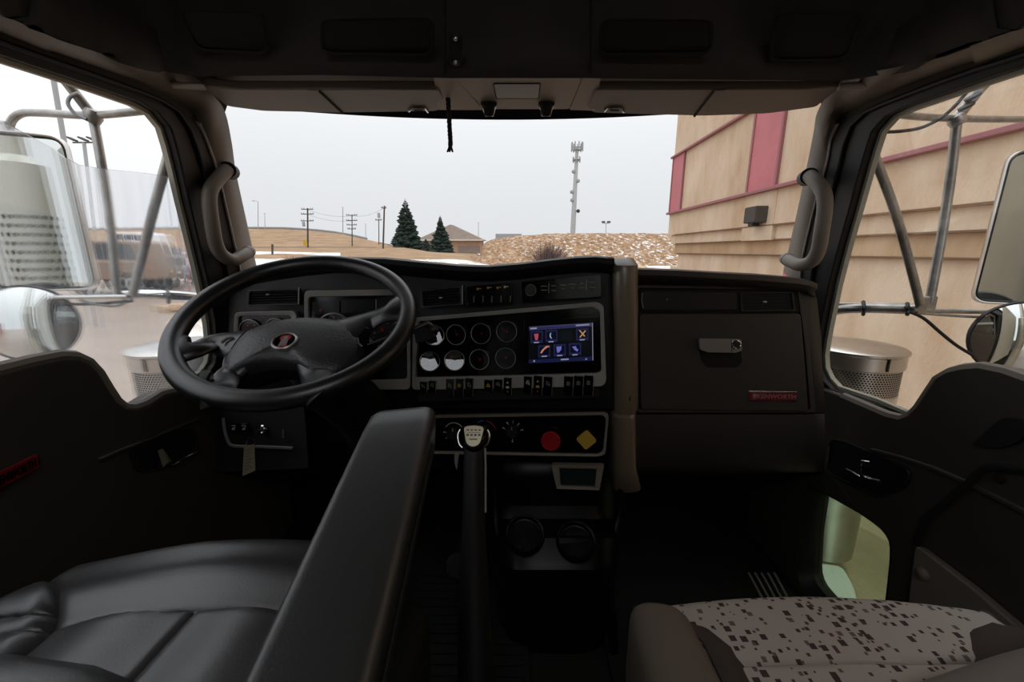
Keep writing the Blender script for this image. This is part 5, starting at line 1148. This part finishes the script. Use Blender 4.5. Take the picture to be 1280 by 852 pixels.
# shed on the mound horizon and a bush
b = MB(); c = PY(636, 295.5, 88); b.box(c+Vector((0, 0, .0)), (5.5, 3, 1.0)); tag(mesh_obj('far_shed', b, M['polegrey']), 'low grey flat roof showing behind the left end of the mound', 'shed')
rg = random.Random(4); b = MB(); c = PY(686, 324, 52); c.z = gz(686, 52)
for k in range(420):
    a = rg.uniform(0, 2*math.pi); l_ = rg.uniform(1.4, 3.3); d = Vector((math.cos(a)*rg.uniform(.1, 1.0), math.sin(a)*.6*rg.random(), rg.uniform(.35, 1.0))).normalized()
    s0 = c+Vector((rg.uniform(-1.1, 1.1), rg.uniform(-.5, .5), 0)); b.tube([s0, s0+d*l_], [.035, .014], 3)
tag(mesh_obj('bare_bush', b, mat('bush_twigs', '5e4a48', .95)), 'bare twiggy bush growing at the foot of the mound', 'bush')
for i, (px, py, w_) in enumerate(((423, 322, 1.3), (372, 321, 1.4))):
    b = MB(); c = PY(px, py+4, 46)
    for k in range(110):
        a = rg.uniform(0, 6.28); d = Vector((math.cos(a)*w_, math.sin(a)*.4, rg.uniform(.3, .8))).normalized(); s0 = c+Vector((rg.uniform(-w_, w_), rg.uniform(-.3, .3), 0)); b.tube([s0, s0+d*rg.uniform(.3, .8)], .012, 3)
    tag(mesh_obj('grass_clump', b, mat('red_stems', '9a6048', .95)), ['reddish dry stem clump in the snow above the wheel rim', 'low dry stem clump further left in the snow'][i], 'grass')

# ================================================================== BUILDING ON THE RIGHT
WX = 4.0
bw = thing('building', 'tan stucco building with maroon trims and stepped wall bands beside the truck', 'building', R(WX+3, 3, -2.3))
def WPt(px, py): return PX(px, py, WX)
y_end = PX(837, 267, WX).y; yb_ = -7.0
zt1 = PX(837, 267, WX).z; zt2 = PX(843, 197, WX).z; zC = PX(840, 294, WX).z; zD = PX(841, 305, WX).z; zB = PX(843.5, 317, WX).z
def wall_slab(y0, y1, z0, z1, out, m, nm, lab=None, bev=.01, par=None):
    b = MB(); b.box((WX-out+.15, (y0+y1)/2, (z0+z1)/2), (.3, y1-y0, z1-z0)); return part(nm, b, M[m], par or bw, bevel=bev, label=lab)
b = MB(); b.box((WX+3.2, (y_end-.35+yb_)/2, 4.2), (6, y_end-.35-yb_, 8.4)); part('wall_core', b, M['stucco2'], bw)
wall_slab(yb_, y_end, zt1, 8.4, .0, 'stucco', 'upper_wall')
bands = [('stucco', zC, zt1, 0.0, 0), ('stucco', zD, zC, -.05, .12), ('stucco2', zB, zD, -.10, .3), ('stucco', 0, zB, -.15, .45)]
for m, z0, z1, out, dy in bands: wall_slab(yb_, y_end-dy, z0, z1, out, m, 'wall_band')
shadem = mat('band_shade_brown', '7a604a', .9)  # dark strips standing in for the shadow lines under the wall bands
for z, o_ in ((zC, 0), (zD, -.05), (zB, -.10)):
    b = MB(); b.box((WX-o_+.02, (y_end+yb_)/2-.25, z+.01), (.075, y_end-yb_-.5, .016)); part('shade_line', b, shadem, bw)
for z, w_ in ((zt1, .055), (zt2, .05)):
    b = MB(); b.box((WX-.02, (y_end+yb_)/2+.05, z), (.12, y_end-yb_, w_)); part('maroon_trim', b, M['maroon'], bw, bevel=.01, label='maroon horizontal trim')
for p0, p1, nm in (((838, 265), (851, 265), 'panel'), ((935, 243), (970.5, 235), 'panel')):
    ya, yc = PX(*p1, WX).y, PX(*p0, WX).y; top_ = zt2 if nm and p0[0] < 900 else 8.2
    b = MB(); b.box((WX-.005, (ya+yc)/2, (zt1+top_)/2), (.05, yc-ya, top_-zt1)); part('red_panel', b, M['redpanel'], bw, bevel=.004, label='faded red wall panel')
    for y in (ya, yc): b = MB(); b.box((WX-.015, y, (zt1+top_)/2), (.06, .05, top_-zt1)); part('panel_edge', b, M['maroon'], bw)
# pier that interrupts the bands
ya, yc = PX(966, 286, WX).y, PX(928, 288, WX).y
b = MB(); b.box((WX-.0+.13, (ya+yc)/2, (zD+zt1)/2), (.26, yc-ya, zt1-zD-.02)); b.v = [v+Vector((-.012, 0, -.01)) for v in b.v]; part('pier', b, M['stucco'], bw, bevel=.01)
b = MB(); ya2, yc2 = PX(984, 330, WX).y, PX(973, 330, WX).y; b.box((WX+.12, (ya2+yc2)/2, 1.0), (.06, yc2-ya2, 2.5)); part('red_door_jamb', b, M['redpanel'], bw)
b = MB(); p = PX(980, 325, WX); 
wl = thing('wall_lamp', 'small dark box lamp on the stucco wall below the red panel', 'wall lamp', PX(945, 276, WX-.15))
c = PX(945, 268.5, WX-.1); b = MB(); b.box(c, (.22, .34, .26)); part('lamp_body', b, M['wood'], wl, bevel=.02); b = MB(); b.box(c+Vector((-.02, 0, -.15)), (.12, .14, .06)); part('lamp_lens', b, M['black'], wl, bevel=.01)

# ================================================================== MIRROR BRACKETS, MIRRORS, AIR CLEANERS
def tubes(name, lab, cat, anchor, lst, grp=None):
    t = thing(name, lab, cat, anchor, grp)
    for nm, pts, r, m, *ex_ in lst:
        P = [PT(*p) if len(p) == 3 else p for p in pts]; P = smooth_path(P, 5) if len(P) > 2 else P
        b = MB(); b.tube(P, r, 12); part(nm, b, M[m], t)
    return t
lb = tubes('mirror_bracket', 'tubular steel mirror bracket outside the driver window', 'mirror bracket', PT(130, 372, 1.1), [
    ('top_tube', [(200, 136, 1.05), (165, 140, 1.03), (110, 144, 1.04), (50, 141, 1.08), (26, 142, 1.1), (14, 152, 1.11), (11, 168, 1.12)], .0095, 'steel'),
    ('upper_strut', [(75, 92, .98), (95, 118, 1.01), (116, 145, 1.04)], .0115, 'steel'),
    ('vertical_strut', [(116, 145, 1.04), (127, 205, 1.06), (138, 280, 1.09), (147, 370, 1.12)], .0105, 'steel'),
    ('diagonal_strut', [(213, 186, .99), (192, 262, 1.03), (166, 368, 1.1)], .011, 'steel'),
    ('lower_arm', [(40, 371, 1.14), (100, 371, 1.12), (160, 370, 1.1)], .0055, 'chrome'),
    ('lower_arm', [(152, 370, 1.14), (175, 368, 1.16), (215, 369, 1.2), (250, 372, 1.28), (285, 378, 1.36)], .0145, 'chrome'),
    ('lower_rail', [(40, 378, 1.15), (105, 380, 1.13), (165, 376, 1.1)], .004, 'seal'),
    ('strap', [(209, 363, 1.19), (211, 370, 1.17), (211, 378, 1.19)], .005, 'seal'),
    ('wire', [(100, 375, 1.12), (120, 380, 1.12), (145, 382, 1.11), (165, 374, 1.1)], .0035, 'mark_dim'),
    ('wire_loop', [(98, 116, 1.0), (88, 121, 1.0), (85, 130, 1.0), (94, 142, 1.01), (108, 149, 1.02)], .004, 'polegrey'),
    ('wire_loop', [(45, 84, .97), (70, 95, .98), (95, 102, .985)], .003, 'polegrey'),
])
b = MB(); b.lathe([(.017, -.016), (.021, 0), (.017, .016)], Matrix.Translation(PT(116, 145, 1.035)) @ Matrix.Rotation(.5, 4, 'Y'), 12); part('clamp', b, M['steel'], lb)
b = MB(); b.lathe([(.02, -.008), (.024, 0), (.012, .02), (.008, .03)], Matrix.Translation(PT(6, 166, 1.11)), 12); part('clamp', b, M['steel'], lb)
rb = tubes('mirror_bracket', 'tubular steel mirror bracket outside the passenger window', 'mirror bracket', PT(1155, 388, 1.1), [
    ('top_tube', [(1108, 141, .97), (1150, 146, 1.0), (1194, 148, 1.03), (1240, 149, 1.08), (1320, 149, 1.16)], .0085, 'steel'),
    ('upper_strut', [(1248, 88, .98), (1224, 112, 1.0), (1197, 146, 1.03)], .0125, 'steel'),
    ('vertical_strut', [(1196, 150, 1.03), (1189, 215, 1.06), (1178, 290, 1.09), (1162, 378, 1.12)], .011, 'steel'),
    ('diagonal_strut', [(1091, 190, .98), (1118, 262, 1.02), (1136, 325, 1.06), (1150, 380, 1.1)], .0105, 'steel'),
    ('lower_arm', [(1010, 400, 1.38), (1045, 388, 1.28), (1080, 385, 1.2), (1135, 386, 1.14), (1150, 386, 1.12)], .0145, 'steel'),
    ('lower_arm', [(1140, 387, 1.11), (1200, 389, 1.15), (1260, 390, 1.2)], .007, 'steel'),
    ('lower_rail', [(1145, 391, 1.11), (1200, 395, 1.15), (1250, 397, 1.2)], .004, 'steel'),
    ('lower_rail', [(1030, 380, 1.3), (1090, 380, 1.22), (1135, 381, 1.14)], .005, 'steel'),
    ('strap', [(1079, 377, 1.2), (1080, 385, 1.175), (1079, 393, 1.2)], .005, 'seal'),
    ('strap', [(1134, 379, 1.13), (1135, 386, 1.115), (1134, 393, 1.13)], .005, 'seal'),
    ('wire', [(1136, 389, 1.1), (1155, 398, 1.1), (1175, 415, 1.1), (1195, 431, 1.1), (1216, 444, 1.1)], .0042, 'seal'),
    ('wire', [(1103, 165, .97), (1125, 164, .98), (1150, 160, 1.0), (1172, 150, 1.01), (1190, 136, 1.0), (1206, 118, .99), (1222, 98, .98)], .004, 'seal'),
])
for px, py in ((1196, 150), (1216, 121), (1208, 133)):
    b = MB(); b.lathe([(.015, -.012), (.019, 0), (.015, .012)] if px == 1196 else [(.015, -.003), (.016, .003)], Matrix.Translation(PT(px, py, 1.02 if px == 1196 else .995)) @ Matrix.Rotation(-.6, 4, 'Y'), 12); part('clamp', b, M['steel' if px == 1196 else 'seal'], rb)
for px, py, t in ((1152, 382, 1.11), (1162, 381, 1.12)):
    b = MB(); b.box(PT(px, py, t), (.03, .012, .05)); part('tube_end', b, M['steel'], rb, bevel=.004)
def flat_mirror(lab, cpt, n_, w_, h_, anchor=None):
    n_ = Vector(n_).normalized(); ey = Vector((0, 0, 1)); ex = ey.cross(n_).normalized(); ey = n_.cross(ex)
    F = Matrix(((ex.x, ey.x, n_.x, cpt.x), (ex.y, ey.y, n_.y, cpt.y), (ex.z, ey.z, n_.z, cpt.z), (0, 0, 0, 1)))
    t = thing('side_mirror', lab, 'mirror', cpt)
    q = rnd([Vector((-w_/2, -h_/2, 0)), Vector((w_/2, -h_/2, 0)), Vector((w_/2, h_/2, 0)), Vector((-w_/2, h_/2, 0))], .035, 6)
    b = MB(); b.grid([[F @ (p*s_+Vector((0, 0, z))) for p in q] for s_, z in ((.955, .0), (.955, .006), (.985, .008), (1, .002), (1, -.02), (.9, -.04))], closed=True); b.face([F @ (p*.9+Vector((0, 0, -.04))) for p in q]); part('housing', b, M['brush'], t)
    b = MB(); b.tube([F @ (p*.958+Vector((0, 0, .006))) for p in q], .0028, 6, closed=True); part('gasket', b, M['seal'], t)
    b = MB(); b.face([F @ (p*.955+Vector((0, 0, .001))) for p in q]); part('mirror_glass', b, M['mirror'], t, smooth=0)
    return t
def round_mirror(lab, cpt, n_, r_):
    n_ = Vector(n_).normalized(); ex = Vector((0, 0, 1)).cross(n_).normalized(); ey = n_.cross(ex)
    F = Matrix(((ex.x, ey.x, n_.x, cpt.x), (ex.y, ey.y, n_.y, cpt.y), (ex.z, ey.z, n_.z, cpt.z), (0, 0, 0, 1)))
    t = thing('convex_mirror', lab, 'mirror', cpt)
    b = MB(); b.lathe([(r_*.95, .002), (r_, .006), (r_*1.03, 0), (r_, -.012), (r_*.6, -.035), (.01, -.04)], F, 40); part('housing', b, M['seal'], t)
    b = MB(); Rs = r_*3.2; b.lathe([(r_*.96*math.sin(k*math.pi/2/12), .004+math.sqrt(Rs*Rs-(r_*.96*math.sin(k*math.pi/2/12))**2)-math.sqrt(Rs*Rs-(r_*.96)**2)) for k in range(12, 0, -1)]+[(.0001, .004+Rs-math.sqrt(Rs*Rs-(r_*.96)**2))], F, 40, caps=False); part('mirror_glass', b, M['mirror'], t, smooth=60)
    return t
ML = dict(c=PT(38, 268, 1.12), n=(.47, -.883, 0))
flat_mirror('tall rectangular side mirror outside the driver window', ML['c'], ML['n'], .215, .43)
flat_mirror('tall rectangular side mirror outside the passenger window', PT(1300, 286, 1.17), (-.545, -.838, 0), .20, .45)
round_mirror('round convex mirror below the driver side mirror', PT(36, 404, 1.12), (.45, -.88, .08), .105)
round_mirror('round convex mirror below the passenger side mirror', PT(1276, 424, 1.12), (-.45, -.88, .05), .105)
# air cleaners
def perforated(F, r_, z0, z1, rows_, per, hole_r, nm, par, mh='hole'):
    b = MB()
    for i in range(rows_):
        z = z0+(z1-z0)*(i+.5)/rows_
        for j in range(per):
            a = 2*math.pi*(j+.5*(i % 2))/per; c, s_ = math.cos(a), math.sin(a); o = Vector((c*r_, s_*r_, z)); tx = Vector((-s_, c, 0))
            b.add([F @ (o+tx*hole_r*math.cos(q)+Vector((0, 0, hole_r*math.sin(q)))) for q in (k*math.pi/3 for k in range(6))], [(0, 1, 2, 3, 4, 5)])
    o = part(nm, b, M[mh], par, smooth=0); o['kind'] = 'stuff'
for s in (-1, 1):
    px = 1066 if s > 0 else 226; t0 = 1.48; c = PT(px, 428, t0); F = Matrix.Translation(Vector((c.x, c.y, c.z)))
    t = thing('air_cleaner', 'round polished air cleaner canister outside the '+('passenger' if s > 0 else 'driver')+' window', 'air cleaner', c+Vector((0, 0, -.85)), 'air cleaner canisters')
    r_ = .155
    b = MB(); b.lathe([(.0001, .004), (r_*.5, .002), (r_*.97, -.006), (r_*1.03, -.012), (r_*1.03, -.02), (r_*1.0, -.024), (r_*1.0, -.070), (r_*.97, -.074)], F, 48, caps=False); part('lid', b, M['brush'], t)
    b = MB(); b.lathe([(r_*.955, -.07), (r_*.955, -.20)], F, 48, caps=False); part('intake_screen', b, M['brush'], t)
    perforated(F, r_*.958, -.076, -.165, 11, 96, .0036, 'screen_holes', t)
    b = MB(); b.lathe([(r_*.97, -.168), (r_*.97, -.215), (r_*1.04, -.225), (r_*1.06, -.24), (r_*1.0, -.255), (r_*1.0, -.56), (r_*.8, -.60), (r_*.8, -.85)], F, 48); part('canister', b, M['brush'], t)
    b = MB(); b.box(F @ Vector((-s*.02, -r_*.98, -.20)), (.17, .02, .028)); part('band_clamp', b, M['chrome'], t, bevel=.006)
    b = MB(); b.box(F @ Vector((.0, -r_*1.0, -.04)), (.006, .008, .05)); part('lid_seam', b, M['seal'], t)
    # front wing and tank tops low beside the cab
b = MB(); b.lathe([(.30, 0), (.34, .02), (.34, .5), (.0001, .52)], Matrix.Translation(R(1.30, 1.45, -1.75)), 40); tag(mesh_obj('fuel_tank', b, M['brush']), 'polished round tank below the passenger side canister', 'tank')
b = MB(); b.slab(rnd([PZ(*p, 2.3-1.13) for p in [(1019, 702), (1053, 706), (1068, 732), (1078, 775), (1040, 775), (1018, 735)]], .03), (0, 0, -.11)); tag(mesh_obj('cab_step', b, M['snow'], bevel=.008), 'pale step plate seen low through the passenger door peep window', 'step')
# body behind the cab, seen in the mirrors
sl = thing('sleeper_body', 'pale painted body behind the cab, seen reflected in the mirrors', 'truck body', R(0, -5, -1))
for s in (-1, 1):
    b = MB(); b.box(R(s*1.10, -5.2, .35), (.04, 8.0, 2.3)); part('side_panel', b, M['sleeper'], sl, bevel=.01)
    for k in range(6): b = MB(); b.box(R(s*1.125, -1.9-k*1.3, .35), (.02, .05, 2.2)); part('side_rib', b, M['polegrey'], sl)
for s in (-1, 1): b = MB(); b.box(R(s*.935, -.6, -.2), (.02, 1.16, 1.7)); part('cab_skin', b, M['sleeper'], sl)
b = MB(); b.box(R(0, -5, -1.3), (1.9, 7.4, .9)); part('chassis_box', b, M['deep'], sl)
for s in (-1, 1):
    F = Matrix.Translation(R(s*1.17, -.95, -1.4)); t = thing('exhaust_guard', 'perforated exhaust guard standing behind the cab on the '+('driver' if s < 0 else 'passenger')+' side', 'exhaust', R(s*1.17, -.95, -1.4), 'exhaust guards')
    b = MB(); b.lathe([(.12, 0), (.12, 1.9), (.09, 1.92), (.06, 1.95), (.06, 3.2)], F, 32); part('guard', b, M['exhaust'], t)
    perforated(F, .1215, .75, 1.62, 17, 17, .0145, 'guard_holes', t)
# ---- things seen in the mirror behind the truck, left yard
b = MB(); b.hexa([Vector(v) for v in [(-16, -20, 0), (-7, -20, 0), (-7, -14, 0), (-16, -14, 0), (-16, -20, 3.2), (-7, -20, 3.2), (-7, -14, 3.2), (-16, -14, 3.2)]]); sh = thing('yard_shed', 'maroon shed with white siding reflected in the driver mirror', 'shed', (-11, -17, 0)); part('wall', b, M['maroon'], sh)
for k in range(8): b = MB(); b.box((-11.5, -13.96, .3+k*.33), (7.5, .08, .22)); part('siding_board', b, M['cream'], sh)
# ================================================================== PARKED VEHICLES (left)
def vehicle(name, lab, cat, px0, px1, rb, rt, y, paint, kind, flip=1):
    a = PY(px0, rb, y); c = PY(px1, rb, y); L_ = c.x-a.x; x0 = a.x; zg = gz((px0+px1)/2, y+1); Hh = PY((px0+px1)/2, rt, y).z-zg; Wd = 2.0
    prof = {'pickup': [(0, .30), (0, .60), (.02, .66), (.40, .68), (.42, .98), (.46, 1.0), (.62, 1.0), (.70, .70), (.97, .62), (1, .52), (1, .30)],
            'suv': [(0, .28), (0, .62), (.05, .95), (.10, 1.0), (.60, 1.0), (.72, .66), (.96, .58), (1, .48), (1, .28)],
            'car': [(0, .28), (0, .62), (.10, .68), (.25, .98), (.55, 1.0), (.72, .66), (.96, .56), (1, .45), (1, .28)]}[kind]
    t = thing(name, lab, cat, (x0+L_/2, y+Wd/2, zg), 'parked vehicles')
    P = [Vector((x0+L_*(u if flip > 0 else 1-u), y, zg+Hh*v)) for u, v in prof]
    if flip < 0: P = P[::-1]
    b = MB(); b.slab(P, (0, Wd, 0)); part('body', b, M[paint], t, bevel=.09, seg=3)
    ys = y-.01
    wins = {'pickup': [[(.435, .70), (.46, .94), (.53, .95), (.53, .70)], [(.54, .70), (.54, .95), (.61, .95), (.68, .70)]], 'suv': [[(.06, .66), (.10, .93), (.26, .94), (.26, .66)], [(.28, .66), (.28, .94), (.44, .94), (.44, .66)], [(.46, .66), (.46, .94), (.59, .94), (.69, .66)]], 'car': [[(.20, .69), (.28, .93), (.42, .95), (.42, .69)], [(.44, .69), (.44, .95), (.54, .95), (.68, .69)]]}[kind]
    for w_ in wins:
        b = MB(); b.slab([Vector((x0+L_*(u if flip > 0 else 1-u), ys, zg+Hh*v)) for u, v in w_], (0, .06, 0)); part('window', b, M['carglass'], t)
    for u in (.19, .80):
        for yy in (y+.12, y+Wd-.12):
            xx = x0+L_*(u if flip > 0 else 1-u); r_ = Hh*.215; F = Matrix.Translation((xx, yy, zg+r_)) @ Matrix.Rotation(math.pi/2, 4, 'X')
            b = MB(); b.lathe([(r_*.55, -.14), (r_, -.12), (r_, .12), (r_*.55, .14)], F, 24); wh = part('wheel', b, M['tyre'], t)
            b = MB(); b.lathe([(r_*.58, .12), (r_*.5, .15), (.0001, .13)], F, 16); part('hubcap', b, M['polegrey'], wh)
    for u, nm, m in ((.99, 'head_lamp', 'cream'), (.01, 'tail_lamp', 'redpanel')):
        xx = x0+L_*(u if flip > 0 else 1-u); b = MB(); b.box((xx, y+.1, zg+Hh*.52), (.14, .22, .16)); part(nm, b, M[m], t)
    b = MB(); b.box((x0+L_/2, y-.02, zg+Hh*.62), (L_*.86, .03, .03)); part('trim_strip', b, M['cream'], t)
    return t
vehicle('suv', 'large tan parked car nearest to the driver window, seen through the wet pane', 'car', 84, 186, 368, 300, 20.5, 'tanpaint', 'suv', -1)
vehicle('pickup_truck', 'dark parked pickup right of the tan car', 'car', 172, 226, 362, 322, 23.6, 'darkpaint', 'pickup')
vehicle('van', 'white parked van behind the tan car', 'car', 126, 194, 338, 290, 33, 'whitepaint', 'suv', -1)
vehicle('car', 'blue grey parked car between the white van and the window edge', 'car', 190, 222, 334, 309, 37, 'darkpaint', 'car')
def yard_pole(px0, r0, px1, r1, y, w_, lab, head=False, m='polegrey'):
    A_, B_ = PY(px0, r0, y), PY(px1, r1, y); t = thing('yard_pole', lab, 'pole', (B_.x, B_.y, gz(px1, y))); b = MB(); b.tube([Vector((B_.x, B_.y, gz(px1, y)-.02)), A_], w_, 8); part('pole', b, M[m], t)
    if head:
        b = MB()
        for dx in (-.9, .0, .7): b.box(A_+Vector((dx, 0, .25)), (.55, .4, .12), Matrix.Rotation(.45, 3, 'Y'))
        b.tube([A_+Vector((-.9, 0, 0)), A_+Vector((.9, 0, 0))], .06, 6); part('lamp_head', b, M['wood'], t)
yard_pole(66, 94, 92, 290, 12, .06, 'thick grey steel mast rising past the top of the driver window')
yard_pole(105, 178, 112, 285, 34, .12, 'parking lot light mast with three flat lamp heads', True)
yard_pole(218, 225, 229, 350, 16, .035, 'slim pale post just inside the right edge of the driver window')
yard_pole(232, 290, 233, 352, 17, .06, 'short rusty red post beside the slim pale post', m='maroon')
b = MB()
for k in range(7): b.box((PY(205, 362, 15).x+.3*k, 15+.1*(k % 3), .12+.05*(k % 2)), (.45, .45, .26), Matrix.Rotation(k*.6, 3, 'Z'))
tag(mesh_obj('rubble_pile', b, M['stucco2'], bevel=.05), 'heap of pale concrete rubble at the end of the parking row', 'rubble')
heap('snow_bank', 'snow windrow along the far edge of the parking lot', 'snow bank', -120, 262, 29, .4, gs, 40)
heap('snow_bank', 'small snow patch near the rubble heap outside the driver window', 'snow bank', 200, 262, 11.5, .25, gs, 12)
